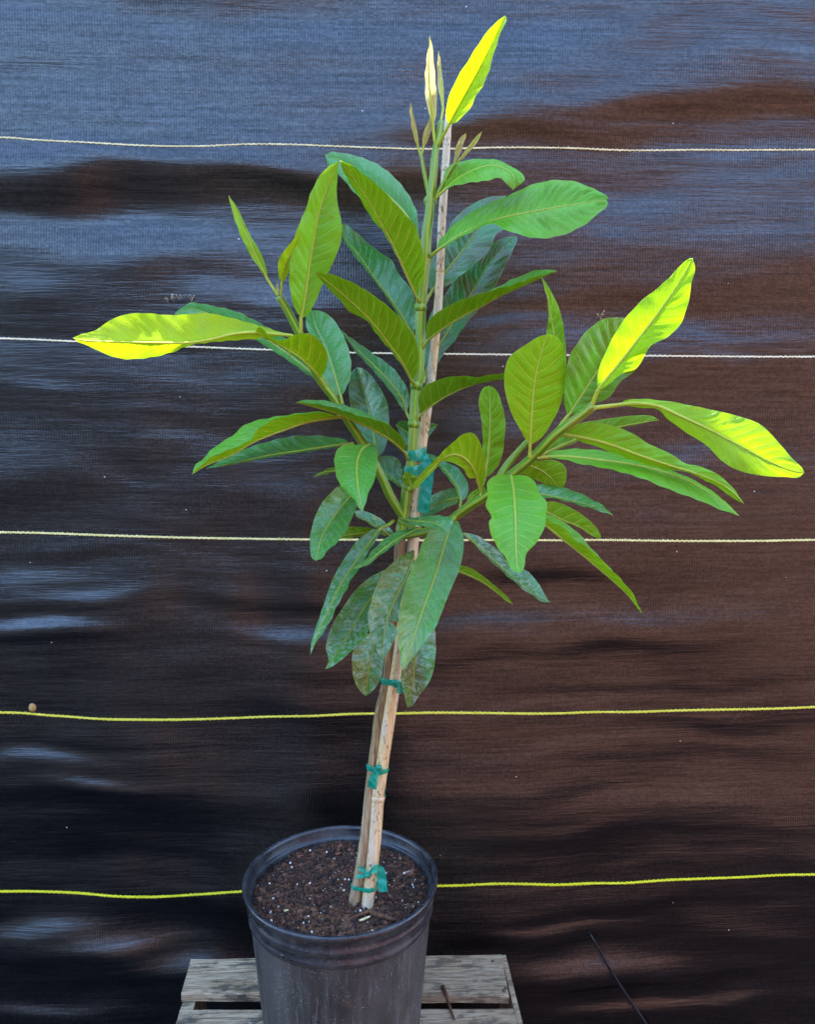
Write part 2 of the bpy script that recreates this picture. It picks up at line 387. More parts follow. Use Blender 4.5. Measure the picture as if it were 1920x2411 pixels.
# ---------------------------------------------------------------- ground
g = Geo()
N = 120; ext = 40
gv = []; gf = []
for i in range(N + 1):
    for j in range(N + 1):
        a = (i / N * 2 - 1); b = (j / N * 2 - 1)
        x = math.copysign(abs(a) ** 3, a) * ext; y = math.copysign(abs(b) ** 3, b) * ext
        q = min(1, max(0, (-3.6 - y) / 4.2)); q = q * q * (3 - 2 * q)          # unseen bank added behind the camera to block horizon glow and feed reflections
        gv.append((x, y, .012 * math.sin(x * 3.1) * math.cos(y * 2.7) - .012 + q * (3.55 + 1.7 * (lambda u: u * u * (3 - 2 * u))(min(1, max(0, (x + .5) / 3.5))) + .35 * math.sin(x * .7) + .25 * math.sin(x * 1.9 + 1) + .2 * math.sin(y * 1.3))))
for i in range(N):
    for j in range(N): gf.append((i * (N + 1) + j, (i + 1) * (N + 1) + j, (i + 1) * (N + 1) + j + 1, i * (N + 1) + j + 1))
tag(mesh('ground', gv, gf, M_GROUND), 'bare brown earth in front of the fabric screen, with unseen bank added for reflections', None, None, 'structure')

# ---------------------------------------------------------------- woven fabric screen
K = 1920 / 1717
X0, X1, Z0, Z1 = -1.7, 1.75, -.02, WALL_TOP
NX, NZ = 345, 432
xs = np.linspace(X0, X1, NX); zs = np.linspace(Z1, Z0, NZ)   # from the top down
XX, ZZ = np.meshgrid(xs, zs)
# slack folds: + the cloth tips up to the sky, - it tips down to the ground (centre and size in metres on the screen)
FOLDS = [(150, 110, 280, 60, .10), (420, 255, 520, 45, .09), (100, 335, 260, 26, .16), (300, 340, 300, 20, .10), (1120, 190, 260, 34, .10), (850, 60, 700, 40, .05), (1400, 120, 300, 80, .04),
 (0, 430, 260, 26, -.20), (250, 404, 250, 24, -.21), (520, 377, 220, 24, -.21), (760, 377, 220, 26, -.19), (1130, 280, 260, 18, -.26), (1480, 238, 280, 18, -.28),
 (150, 490, 170, 16, .08), (380, 525, 90, 14, .09), (300, 575, 260, 20, -.06), (1300, 640, 260, 16, -.12), (1100, 665, 160, 12, .10), (90, 830, 150, 16, .06), (350, 860, 120, 10, .07), (1400, 700, 240, 24, .05),
 (60, 1225, 140, 22, .12), (170, 1185, 160, 10, -.10), (180, 1265, 110, 12, .10), (70, 1290, 140, 10, -.12), (80, 1322, 130, 11, .22), (90, 1350, 170, 12, -.10), (600, 1330, 130, 17, .16), (560, 1275, 240, 16, -.10), (1000, 1305, 130, 22, .10), (1180, 1215, 200, 24, -.14), (1400, 1300, 260, 24, .12), (1300, 1370, 260, 20, -.07),
 (70, 1610, 110, 15, .16), (200, 1655, 100, 11, .14), (150, 1690, 200, 20, -.10), (420, 1720, 180, 26, -.08), (1300, 1570, 300, 20, .05), (1320, 1690, 240, 22, .07), (1250, 1760, 280, 20, -.05), (1350, 1460, 260, 12, -.06), (1550, 1540, 200, 14, -.05),
 (440, 1930, 180, 40, -.12), (80, 1965, 150, 20, .18), (250, 2000, 140, 20, .18), (400, 2040, 100, 22, .18), (60, 2030, 110, 16, -.16), (230, 2080, 130, 15, -.18), (340, 2120, 80, 14, -.10), (80, 2135, 160, 14, .16),
 (1160, 1950, 160, 10, .12), (1250, 1925, 200, 12, -.10), (1150, 1985, 200, 12, -.18), (1300, 2030, 220, 22, .18), (1560, 2010, 150, 18, -.10), (1250, 2085, 210, 13, -.16), (1500, 2075, 180, 12, -.10), (1350, 2125, 260, 14, .16)]
ZREAL = ZZ; ZZ = ZREAL + .010 * np.sin(XX * 5.3 + 1) + .007 * np.sin(XX * 11.7 + ZREAL * 9) + .004 * np.sin(XX * 27 + ZREAL * 21)   # folds sag and wander
slope = np.zeros_like(XX)
for (fx, fy, sx, sy, am) in FOLDS:
    c = at(fx * K, fy * K, WALL_Y); px = (WALL_Y - CAM.y) / FOC * 1.0
    ux = sx * K * px; uz = sy * K * px * 1.05
    slope += 1.9 * (1 + .8 * fy / 2156) * am * np.exp(-((XX - c.x) / ux) ** 2 * .8 - ((ZZ - c.z) / uz) ** 2)
def vnoise(fx, fz, seed):
    rs = np.random.RandomState(seed); nx = int(abs(X1 - X0) * fx) + 3; nz = int(abs(Z1 - Z0) * fz) + 3
    g_ = rs.rand(nz, nx) - .5
    gx = (XX - X0) * fx; gz = np.clip(Z1 - ZZ, 0, Z1 - Z0) * fz; ix = gx.astype(int); iz = gz.astype(int); tx = gx - ix; tz = gz - iz
    tx = tx * tx * (3 - 2 * tx); tz = tz * tz * (3 - 2 * tz)
    return (g_[iz, ix] * (1 - tx) + g_[iz, ix + 1] * tx) * (1 - tz) + (g_[iz + 1, ix] * (1 - tx) + g_[iz + 1, ix + 1] * tx) * tz
slope += vnoise(1.6, 13, 1) * .20 + vnoise(3, 30, 2) * .20 + vnoise(5, 70, 3) * .15 + vnoise(6, 15, 5) * .14 + vnoise(14, 34, 6) * .10
ZZ = ZREAL
dz = (Z1 - Z0) / (NZ - 1)
disp = np.cumsum(slope, axis=0) * dz
kern = np.exp(-np.linspace(-2.5, 2.5, 161) ** 2); kern /= kern.sum()
pad = np.pad(disp, ((80, 80), (0, 0)), mode='edge')
low = np.apply_along_axis(lambda a: np.convolve(a, kern, mode='valid'), 0, pad)
disp = disp - low * .85
disp = np.clip(disp, -.05, .06)
YY = WALL_Y - disp
def fab_y(x, z):
    fx = (x - X0) / (X1 - X0) * (NX - 1); fz = (Z1 - z) / (Z1 - Z0) * (NZ - 1)
    ix = int(min(max(fx, 0), NX - 2)); iz = int(min(max(fz, 0), NZ - 2)); tx = fx - ix; tz = fz - iz
    return (YY[iz, ix] * (1 - tx) + YY[iz, ix + 1] * tx) * (1 - tz) + (YY[iz + 1, ix] * (1 - tx) + YY[iz + 1, ix + 1] * tx) * tz
V = np.stack([XX, YY, ZZ], -1).reshape(-1, 3)
idx = np.arange(NX * NZ).reshape(NZ, NX)
F = np.stack([idx[:-1, :-1], idx[1:, :-1], idx[1:, 1:], idx[:-1, 1:]], -1).reshape(-1, 4)
screen = empty('fabric_screen', (0, WALL_Y, 0), 'black woven weed fabric hung as a screen behind the plant, five yellow marker lines', 'fabric screen')
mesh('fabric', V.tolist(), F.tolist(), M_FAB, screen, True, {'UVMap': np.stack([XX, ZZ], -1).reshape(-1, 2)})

LINES = [([(0, 324), (84, 330), (250, 339), (464, 345), (604, 340), (790, 345), (960, 351), (1197, 348), (1319, 349), (1424, 353), (1500, 355), (1700, 354), (1920, 353)], .0016, mat_yarn('light_washed_cream_yarn', (.84, .74, .40), (.60, .50, .22))),  # upper three lines: overexposed wash painted into the yarn colour
 ([(0, 797), (155, 803), (300, 810), (460, 817), (700, 826), (850, 831), (1100, 834), (1290, 836), (1520, 838), (1920, 840)], .0017, mat_yarn('pale_cream_yarn', (.88, .82, .55), (.74, .66, .38))),
 ([(0, 1253), (300, 1262), (500, 1267), (720, 1270), (1000, 1272), (1300, 1272), (1920, 1271)], .0021, mat_yarn('pale_yellow_yarn', (.88, .80, .34), (.74, .66, .22))),
 ([(0, 1677), (134, 1685), (330, 1694), (500, 1692), (780, 1683), (1000, 1678), (1450, 1676), (1920, 1664)], .0024, mat_yarn('yellow_yarn', (.80, .74, .08), (.66, .60, .04))),
 ([(0, 2098), (220, 2105), (360, 2111), (470, 2105), (578, 2098), (800, 2092), (1031, 2085), (1200, 2080), (1400, 2079), (1600, 2070), (1920, 2058)], .0026, mat_yarn('bright_yellow_yarn', (.80, .78, .02), (.68, .64, .01)))]
for P, hw, m in LINES:
    W = []
    for (x, y) in P:
        p = at(x, y, WALL_Y)
        for _ in range(4): p = at(x, y, fab_y(p.x, p.z))
        W.append((p.x, p.z))
    W = [(X0 + .01, W[0][1] + (W[0][1] - W[1][1]) * .2)] + W + [(X1 - .01, W[-1][1] + .02)]
    C = crom(W, 1800); L = np.concatenate([[0], np.cumsum(np.linalg.norm(np.diff(C, axis=0), axis=1))])
    ns = int(L[-1] / .0041); gg = Geo()
    for k in range(ns):
        s0, s1 = L[-1] * k / ns, L[-1] * (k + .80) / ns
        a = [np.interp(s, L, C[:, 0]) for s in (s0, s1)]; b = [np.interp(s, L, C[:, 1]) for s in (s0, s1)]
        j = random.uniform(-.0002, .0002) + (.00025 if k % 2 else -.00025); h = hw * random.uniform(.85, 1.1)
        y0 = fab_y(a[0], b[0]); slx = .0006
        Vb = [(a[0], y0 + .001, b[0] + j - h), (a[1], y0 + .001, b[1] + j - h), (a[1], y0 + .001, b[1] + j + h), (a[0], y0 + .001, b[0] + j + h)]
        e = .12
        Vt = [(a[0] + (a[1] - a[0]) * e, y0 - .0014, b[0] + j - h * .75), (a[1] - (a[1] - a[0]) * e, y0 - .0014, b[1] + j - h * .75),
              (a[1] - (a[1] - a[0]) * e, y0 - .0014, b[1] + j + h * .75), (a[0] + (a[1] - a[0]) * e, y0 - .0014, b[0] + j + h * .75)]
        gg.add(Vb + Vt, [(4, 5, 6, 7), (0, 1, 5, 4), (1, 2, 6, 5), (2, 3, 7, 6), (3, 0, 4, 7)])
    # thin core yarn under the stitches
    pc = [Vector((C[i, 0], fab_y(C[i, 0], C[i, 1]) - .0002, C[i, 1])) for i in range(0, 1800, 6)]
    gg.add(*tube_geo(pc, [hw * .55] * len(pc), 5))
    gg.build('marker_stripe', m, screen, False)

# frayed punctures in the cloth: torn pale fibres round a dark slit
def fray(x, y, wpx, hpx, n, seed, dark=True):
    rs = random.Random(seed); g1 = Geo()
    for k in range(int(n * .7)):
        u = rs.uniform(-1, 1); v = rs.uniform(-1, 1) * (1 - u * u) ** .5
        p = at(x + u * wpx, y + v * hpx, WALL_Y); p.y = fab_y(p.x, p.z) - .0015
        q = p + Vector((rs.uniform(-.004, .004), -rs.uniform(.001, .004), rs.uniform(-.002, .006)))
        g1.add(*tube_geo([p, (p + q) / 2 + Vector((rs.uniform(-.001, .001), -.001, 0)), q], [.00035, .0003, .0002], 4))
        if rs.random() < .3:
            g1.add(*tube_geo([q, q + Vector((.001, -.0005, .001)), q + Vector((.002, 0, .0012))], [.0006, .0009, .0005], 5))
    g1.build('frayed_fibre', M_STRAW, screen)
    if dark:
        V_ = []; c = at(x, y, WALL_Y)
        for k in range(18):
            a = 2 * math.pi * k / 18; p = at(x + math.cos(a) * wpx * 1.05 * rs.uniform(.8, 1.1), y + math.sin(a) * hpx * rs.uniform(.6, 1.1), WALL_Y); p.y = fab_y(p.x, p.z) - .0012; V_.append(p)
        c.y = fab_y(c.x, c.z) + .004 - .006
        mesh('torn_slit', V_ + [c], [(k, (k + 1) % 18, 18) for k in range(18)], M_CORD, screen)
fray(425, 706, 34, 9, 46, 3); fray(1416, 744, 9, 6, 14, 5, False)

# black tubing slanting over the cloth, lower right
tp = []
for (x, y) in [(1394, 2204), (1415, 2240), (1443, 2290), (1468, 2330), (1492, 2366), (1518, 2404), (1545, 2446), (1575, 2500), (1590, 2560)]:
    p = at(x, y, WALL_Y - .01); p.y = min(fab_y(p.x, p.z) - .006, p.y); tp.append(p)
tp = [tp[0] + Vector((-.002, .010, .003))] + tp
cc = crom([tuple(p) for p in tp], 40)
Vt, Ft, Ut = tube_geo([Vector(c) for c in cc], list(np.interp(np.linspace(0, 1, 40), [0, .15, 1], [.0009, .0022, .0031])), 8)
tag(mesh('drip_tube', Vt, Ft, M_CORD, None, True, {'UVMap': Ut}), 'thin black tube slanting down the fabric at lower right', 'tube')

# seed husk stuck above the fourth yellow line
p = at(74, 1668, WALL_Y); p.y = fab_y(p.x, p.z)
Vs, Fs = [], []
for i in range(9):
    th = math.pi * i / 8
    for j in range(12):
        a = 2 * math.pi * j / 12; rr = math.sin(th) * (1 + .08 * math.sin(3 * a) + .05 * math.cos(5 * th + a))
        Vs.append((p.x + .0066 * rr * math.cos(a), p.y - .002 + .003 * rr * math.sin(a), p.z + .0078 * math.cos(th)))
for i in range(8):
    for j in range(12): Fs.append((i * 12 + j, i * 12 + (j + 1) % 12, (i + 1) * 12 + (j + 1) % 12, (i + 1) * 12 + j))
tag(mesh('seed_husk', Vs, Fs, M_SEED), 'small round tan husk stuck to the fabric above a yellow line at left', 'husk')

# ---------------------------------------------------------------- wooden pallet
SLAT_Z = .30
pal = empty('wooden_pallet', (0, .06, 0), 'weathered grey wooden pallet with gapped slats under the pot', 'pallet')
def board(name, quad, z0, z1, mat, parent, nx=48, rough=.0016, seed=0):
    """a plank from its four top corners (back-left, back-right, front-right, front-left), with worn uneven edges"""
    rs = np.random.RandomState(seed); q = [Vector(p) for p in quad]; prof = []
    ny = 6; Vb, Fb = [], []
    e0 = np.interp(np.linspace(0, 1, nx), np.linspace(0, 1, 13), rs.rand(13) - .5) * rough; e1 = np.interp(np.linspace(0, 1, nx), np.linspace(0, 1, 17), rs.rand(17) - .5) * rough
    ring = []
    for i in range(nx):
        t = i / (nx - 1); b = q[0].lerp(q[1], t); f = q[3].lerp(q[2], t); d = (f - b).normalized()
        b = b + d * e0[i]; f = f + d * e1[i]; r = .0022; sag = (rs.rand() - .5) * .0004
        pts = [(b, z0), (b, z1 - r), (b + d * r, z1)] + [(b.lerp(f, s), z1 + sag + .0005 * math.sin(s * 9 + seed)) for s in (.2, .4, .6, .8)] + [(f - d * r, z1), (f, z1 - r), (f, z0)]
        for (p_, z_) in pts: Vb.append((p_.x, p_.y, z_))
        ring = len(pts)
    for i in range(nx - 1):
        for j in range(ring):
            k = (j + 1) % ring; Fb.append((i * ring + j, i * ring + k, (i + 1) * ring + k, (i + 1) * ring + j))
    Fb.append(tuple(range(ring))); Fb.append(tuple((nx - 1) * ring + j for j in range(ring - 1, -1, -1)))
    o = mesh(name, Vb, Fb, mat, parent, False); return o
def qz(P): return [at_z(x, y, SLAT_Z) for (x, y) in P]
q1 = qz([(450, 2256), (1181, 2245), (1199, 2343), (427, 2338)])
q2 = qz([(424, 2375), (1210, 2372), (1240, 2500), (392, 2500)])
dq = (q2[3] - q1[3]) * 1.0
q3 = [q2[3] + Vector((0, -.022, 0)), q2[2] + Vector((0, -.022, 0)), q2[2] + Vector((.004, -.115, 0)), q2[3] + Vector((-.006, -.115, 0))]
board('slat', q1, SLAT_Z - .014, SLAT_Z, M_WOOD, pal, seed=1); board('slat', q2, SLAT_Z - .014, SLAT_Z, M_WOOD, pal, seed=2); board('slat', q3, SLAT_Z - .014, SLAT_Z, M_WOOD, pal, seed=3)
def box(name, x0, x1, y0, y1, z0, z1, mat, parent):
    Vb = [(x, y, z) for x in (x0, x1) for y in (y0, y1) for z in (z0, z1)]
    return mesh(name, Vb, [(0, 1, 3, 2), (4, 6, 7, 5), (0, 4, 5, 1), (2, 3, 7, 6), (0, 2, 6, 4), (1, 5, 7, 3)], mat, parent, False)
xr = q1[1].x; xl = q1[0].x
board('side_board', [Vector((xr + .001, .168, 0)), Vector((xr + .009, .168, 0)), Vector((xr + .011, -.22, 0)), Vector((xr + .003, -.22, 0))], .0, SLAT_Z - .008, M_WOOD, pal, nx=6, seed=5)
board('side_board', [Vector((xl + .004, .160, 0)), Vector((xl + .024, .160, 0)), Vector((xl + .024, -.22, 0)), Vector((xl + .004, -.22, 0))], .0, SLAT_Z - .016, M_WOOD, pal, nx=6, seed=6)
board('stringer', [Vector((xl + .17, .155, 0)), Vector((xl + .27, .155, 0)), Vector((xl + .27, -.22, 0)), Vector((xl + .17, -.22, 0))], .0, SLAT_Z - .0165, M_WOOD, pal, nx=6, seed=7)
for (x, y) in [(1161, 2263), (1192, 2327), (1187, 2333)]:
    c = at_z(x, y, SLAT_Z); Vn = []; 
    for rr, zz in ((.0030, 0), (.0028, .0012), (.0, .0016)):
        for j in range(10): Vn.append((c.x + rr * math.cos(j * .6283), c.y + rr * math.sin(j * .6283), SLAT_Z + zz))
    mesh('nail_head', Vn, [(i * 10 + j, i * 10 + (j + 1) % 10, i * 10 + 10 + (j + 1) % 10, i * 10 + 10 + j) for i in range(2) for j in range(10)], M_NAIL, pal)
# twig lying over the gap at right
tw = [at_z(x, y, SLAT_Z + .003) for (x, y) in [(1043, 2322), (1050, 2338), (1057, 2362), (1064, 2382), (1071, 2400)]]
cc = crom([tuple(p) for p in tw], 14)
Vt, Ft, Ut = tube_geo([Vector(c) for c in cc], list(np.linspace(.0036, .0015, 14)), 7)
tag(mesh('fallen_twig', Vt, Ft, M_TWIG, None, True, {'UVMap': Ut}), 'thin reddish brown twig lying across the pallet gap right of the pot', 'twig')

# ---------------------------------------------------------------- nursery pot
pot = empty('nursery_pot', (0, 0, SLAT_Z), 'dusty black plastic nursery pot filled with soil on the pallet', 'plant pot')
def lathe(name, prof, mat, parent, segs=160, fn=None, closed=False):
    Vb, Fb = [], []
    for (r, z) in prof:
        for j in range(segs):
            a = 2 * math.pi * j / segs; rr = r + (fn(a, z) if fn else 0)
            Vb.append((rr * math.cos(a), rr * math.sin(a), RIM_Z + z))
    for i in range(len(prof) - 1):
        for j in range(segs):
            k = (j + 1) % segs; Fb.append((i * segs + j, i * segs + k, (i + 1) * segs + k, (i + 1) * segs + j))
    return mesh(name, Vb, Fb, mat, parent)
def wob(a, z): return .0006 * math.sin(2 * a + .7) + .0004 * math.sin(5 * a)
def panels(a, z):
    f = min(1, max(0, (-.058 - z) / .02)); s = (a * 14 / (2 * math.pi)) % 1
    return wob(a, z) - f * .0011 * (1 if s < .16 else 0) * 1.0 - f * .0004 * math.sin(a * 9)
rim_prof = [(.1262, -.0300), (.1275, -.0180), (.1282, -.0165), (.1318, -.0160), (.1326, -.0150), (.1336, -.0040), (.1345, -.0008), (.1362, .0004), (.1392, .0002), (.1406, -.0015), (.1408, -.0050), (.1396, -.0074), (.1365, -.0092),
            (.1346, -.0120), (.1338, -.0200), (.1342, -.0232), (.1352, -.0250), (.1352, -.0290), (.1340, -.0310), (.1330, -.0330), (.1326, -.0400), (.1336, -.0420), (.1340, -.0450), (.1334, -.0475), (.1310, -.0500), (.1298, -.0525)]
lathe('rim', rim_prof, M_RIM, pot, fn=wob)
wall_prof = [(.1262, -.0302), (.122, -.08), (.112, -.235), (.108, -.2465), (.001, -.2465), (.001, -.25), (.108, -.25), (.1125, -.2475), (.1135, -.244)] + [(.1135 + (.1298 - .1135) * t, -.244 + (.244 - .0527) * t) for t in np.linspace(.04, 1, 16)]
lathe('wall', wall_prof, M_POT, pot, fn=panels, segs=320)

# ---------------------------------------------------------------- potting soil
soil = empty('potting_soil', (0, 0, RIM_Z - .03), 'dark brown potting soil with bark chips and white perlite in the pot', 'soil')
rs = np.random.RandomState(4)
ph = rs.rand(12, 4)
def soil_z(x, y):
    r = math.hypot(x, y); z = RIM_Z - .0235 + .004 * (1 - (r / .13) ** 2) - .0035 * max(0, r - .10) / .03
    for k in range(12):
        a = ph[k, 0] * 6.28; f = 25 + 190 * ph[k, 1] ** 1.5
        z += .0016 / (1 + f * .012) * math.sin((x * math.cos(a) + y * math.sin(a)) * f + ph[k, 2] * 6.28)
    return z + max(0, .0035 * (1 - math.hypot(x - .03, y + .06) / .05))
Vb, Fb = [], []; nr, na = 46, 120
for i in range(nr + 1):
    for j in range(na):
        r = .1278 * i / nr; a = 2 * math.pi * j / na + i * .01; x, y = r * math.cos(a), r * math.sin(a)
        Vb.append((x, y, soil_z(x, y) + (rs.rand() - .5) * .0036))
for i in range(nr):
    for j in range(na): Fb.append((i * na + j, (i + 1) * na + j, (i + 1) * na + (j + 1) % na, i * na + (j + 1) % na))
mesh('soil_bed', Vb, Fb, M_SOIL, soil)
ICO_V = []; t_ = (1 + 5 ** .5) / 2
for a in (-1, 1):
    for b in (-t_, t_): ICO_V += [(0, a, b), (a, b, 0), (b, 0, a)]
ICO_V = [Vector(v).normalized() for v in ICO_V]
import bmesh
def ico():
    bm = bmesh.new(); bmesh.ops.create_icosphere(bm, subdivisions=1, radius=1)
    v = [p.co.copy() for p in bm.verts]; f = [tuple(q.index for q in fa.verts) for fa in bm.faces]; bm.free(); return v, f
IV, IF = ico()
def lump(rng, s, fl=(1, 1, 1)):
    q = Euler((rng.uniform(0, 6.3), rng.uniform(0, 6.3), rng.uniform(0, 6.3))).to_matrix()
    return [q @ Vector((v.x * fl[0], v.y * fl[1], v.z * fl[2])) * s * rng.uniform(.7, 1.25) for v in IV]
rng = random.Random(11)
def rpos(rmax=.124):
    r = rmax * math.sqrt(rng.random()); a = rng.uniform(0, 6.2832); return r * math.cos(a), r * math.sin(a)
gc = Geo()
for k in range(5200):
    x, y = rpos(.1268); s = rng.choice((.0008, .001, .0013, .0018, .0025, .0034, .0046)); z = soil_z(x, y)
    Vl = [v + Vector((x, y, z + s * .3)) for v in lump(rng, s, (1, .8, .6))]; gc.add(Vl, IF)
o = gc.build('soil_crumbs', M_SOIL, soil, False); o['kind'] = 'stuff'
gc = Geo()
for k in range(240):
    x, y = rpos(.126); s = rng.choice((.0005, .0007, .0010)); z = soil_z(x, y) + .0012
    gc.add([v + Vector((x, y, z)) for v in lump(rng, s)], IF)
o = gc.build('fine_perlite', M_PERL, soil, False); o['kind'] = 'stuff'
gc = Geo()
for k in range(260):
    x, y = rpos(.122); z = soil_z(x, y) + .0022; a = rng.uniform(0, 6.28); L = rng.uniform(.003, .011); dx, dy = math.cos(a) * L, math.sin(a) * L
    gc.add(*tube_geo([(x - dx, y - dy, z), (x, y, z + rng.uniform(.0, .003)), (x + dx, y + dy, z + rng.uniform(-.001, .002))], [.0003, .0004, .00025], 4))
o = gc.build('root_fibres', M_TWIG, soil); o['kind'] = 'stuff'
def place_copies(proto, n, rmax, zo, smin, smax):
    for k in range(n):
        o = proto if k == 0 else proto.copy()
        if k: COL.objects.link(o)
        x, y = rpos(rmax); s = rng.uniform(smin, smax)
        o.location = Vector((x, y, soil_z(x, y) + zo * s)) - soil.location
        o.rotation_euler = (rng.uniform(-.5, .5), rng.uniform(-.5, .5), rng.uniform(0, 6.28)); o.scale = (s, s * rng.uniform(.7, 1.2), s)
def local(name, Vl, Fl, mat, smooth=False):
    me = bpy.data.meshes.new(name); me.from_pydata([tuple(v) for v in Vl], [], Fl); me.materials.append(mat)
    if smooth: me.polygons.foreach_set('use_smooth', [True] * len(me.polygons))
    o = bpy.data.objects.new(name, me); COL.objects.link(o); o.parent = soil; return o
place_copies(local('perlite_grain', lump(rng, 1.0, (1, .85, .7)), IF, M_PERL, True), 90, .121, .6, .0013, .0028)
chip = [(-1, -.5, -.18), (-.2, -.62, -.2), (.9, -.3, -.15), (1, .2, -.2), (.1, .55, -.2), (-.85, .4, -.2), (-.9, -.42, .16), (-.2, -.5, .24), (.8, -.25, .14), (.85, .14, .18), (.1, .46, .25), (-.75, .32, .15)]
chf = [(0, 5, 4, 3, 2, 1), (6, 7, 8, 9, 10, 11)] + [(i, (i + 1) % 6, 6 + (i + 1) % 6, 6 + i) for i in range(6)]
place_copies(local('bark_chip', chip, chf, M_BARK), 95, .119, .32, .0025, .0070)
# loose pieces lying by the foot of the stem
def stick(name, pts, rad, mat, label, cat, flat=1.0, zo=.004):
    P_ = []
    for (x, y) in pts:
        p = at_z(x, y, RIM_Z - .02)
        for _ in range(3): p = at_z(x, y, soil_z(p.x, p.y) + zo)
        P_.append(tuple(p))
    cc_ = crom(P_, 10); Vt, Ft, Ut = tube_geo([Vector(c) for c in cc_], list(np.interp(np.linspace(0, 1, 10), np.linspace(0, 1, len(rad)), rad)), 7, 0, True, flat)
    return tag(mesh(name, Vt, Ft, mat, None, True, {'UVMap': Ut}), label, cat)
stick('bark_strip', [(871, 2146), (890, 2154), (912, 2161), (934, 2167)], (.004, .0042, .003), M_TWIG, 'dark reddish bark strip lying on the soil below the bamboo stake', 'bark strip', .6, .007)
stick('bark_strip', [(838, 2158), (850, 2152), (864, 2148), (878, 2142)], (.002, .0036, .003), M_TWIG, 'short brown bark piece tucked against the foot of the stake', 'bark strip', .6, .007)
stick('straw_piece', [(847, 2167), (858, 2163), (871, 2157)], (.0016, .0018, .0013), M_STRAW, 'pale yellow straw piece lying on soil in front of the stem', 'straw', 1, .007)
stick('straw_piece', [(875, 2189), (884, 2194), (894, 2201)], (.0011, .0012, .0007), M_STRAW, 'thin pale straw sliver on soil near the front rim', 'straw', 1, .003)
stick('straw_piece', [(669, 2144), (674, 2143), (680, 2142)], (.0012, .0014, .001), M_STRAW, 'short pale straw bit lying on soil at the left front', 'straw', 1, .004)

# ---------------------------------------------------------------- young tree
SY = -.02
CROPS = {'s': (0, 0, 1), 'c1': (900, 0, .34945), 'c2': (500, 340, .30285), 'c3': (140, 640, .41934), 'c4': (1100, 580, .47758),
         'c5': (900, 500, .26209), 'c6': (700, 800, .29121), 'c7': (1050, 980, .29121), 'c8': (700, 1180, .24461), 'c9': (780, 1560, .27813)}
def px(crop, p):
    ox, oy, s = CROPS[crop]; return (ox + p[0] * s, oy + p[1] * s)
base = at_z(838, 2126, RIM_Z - .03)
tree = empty('fruit_sapling', base, 'young staked fruit tree with long glossy green leaves growing in the black pot', 'sapling')

def stem(name, crop, pts, ys, rad, mat, segs=16, ridge=0, n=50, jitter=0, parent=None):
    Q = crom([px(crop, p) for p in pts], n); Yv = interp(ys, n)
    P = [at(Q[i, 0], Q[i, 1], Yv[i]) for i in range(n)]
    rr = np.interp(np.linspace(0, 1, n), np.linspace(0, 1, len(rad)), rad) * (.9 if mat is M_STEM else 1.0)
    if jitter: rr = rr * (1 + jitter * (np.random.rand(n) - .5))
    Vt, Ft, Ut = tube_geo(P, list(rr), segs, ridge)
    return mesh(name, Vt, Ft, mat, parent or tree, True, {'UVMap': Ut}), P
trunk_px = [(833, 2134), (838, 2108), (847, 2058), (862, 1960), (872, 1860), (887, 1738), (895, 1680), (913, 1602), (919, 1535), (928, 1440), (937, 1360), (942, 1290), (944, 1250)]
_, TRUNK_P = stem('trunk', 's', trunk_px, (-.045, -.03, SY, SY), (.0085, .0075, .0075, .0072, .0072, .0075, .0078, .0080, .0075, .0070), M_TRUNK, 18, .02, 90, .05)
main_px = [(942, 1285), (943, 1256), (952, 1208), (959, 1149), (969, 1085), (975, 998), (980, 914), (986, 893), (990, 800), (992, 720), (1002, 610), (1005, 552), (1012, 500), (1014, 472), (1020, 420), (1027, 349), (1034, 318), (1040, 285)]
_, MAIN_P = stem('main_stem', 's', main_px, (SY, SY, SY, -.03, -.035), (.0072, .0072, .0068, .0068, .0068, .0070, .0072, .0072, .0060, .0050, .0036), M_STEM, 24, .07, 120)
# joints where leaf pairs left the stem
for (x, y, Y, r) in [(975, 998, SY, .0078), (981, 908, SY, .0080), (991, 724, -.022, .0078), (1002, 612, -.024, .0080), (1014, 474, -.028, .0080), (962, 1148, SY, .0078)]:
    c = at(x, y, Y); d = Vector((.004, 0, .03)).normalized()
    Vt, Ft, Ut = tube_geo([c - d * .005, c - d * .0016, c + d * .0016, c + d * .005], [r * .82, r, r * 1.02, r * .82], 20, .04)
    mesh('node', Vt, Ft, M_STEM, tree, True, {'UVMap': Ut})
stem('branch', 's', [(952, 1218), (921, 1170), (898, 1120), (857, 1047), (825, 998), (787, 937), (755, 896), (738, 866), (722, 826), (706, 788), (682, 740), (657, 697)], (SY, -.035, -.05, -.06, -.075, -.085), (.0062, .006, .006, .0058, .0056, .0052, .005), M_STEM, 20, .07, 70)
stem('branch', 's', [(944, 1262), (985, 1256), (1040, 1240), (1076, 1214), (1108, 1190), (1146, 1166), (1207, 1117), (1254, 1079), (1312, 1021), (1360, 985), (1398, 955)], (SY, -.07, -.12, -.16, -.20, -.225), (.0055, .0055, .0060, .0062, .0060, .0056, .0052), M_STEM, 20, .07, 70)
stem('branch', 's', [(1168, 1142), (1186, 1108), (1205, 1082), (1226, 1058), (1244, 1038)], (-.14, -.14, -.15), (.0048, .0046, .0036), M_STEM, 16, .05, 24)
stem('branch', 'c1', [(325, 1345), (302, 1240), (278, 1120), (262, 1030)], (-.03, -.03), (.0034, .0030, .0022), M_STEM, 12, .05, 24)
stem('branch', 'c1', [(352, 1345), (400, 1265), (450, 1170), (498, 1095)], (-.03, -.05), (.0034, .0030, .0022), M_STEM, 12, .05, 24)

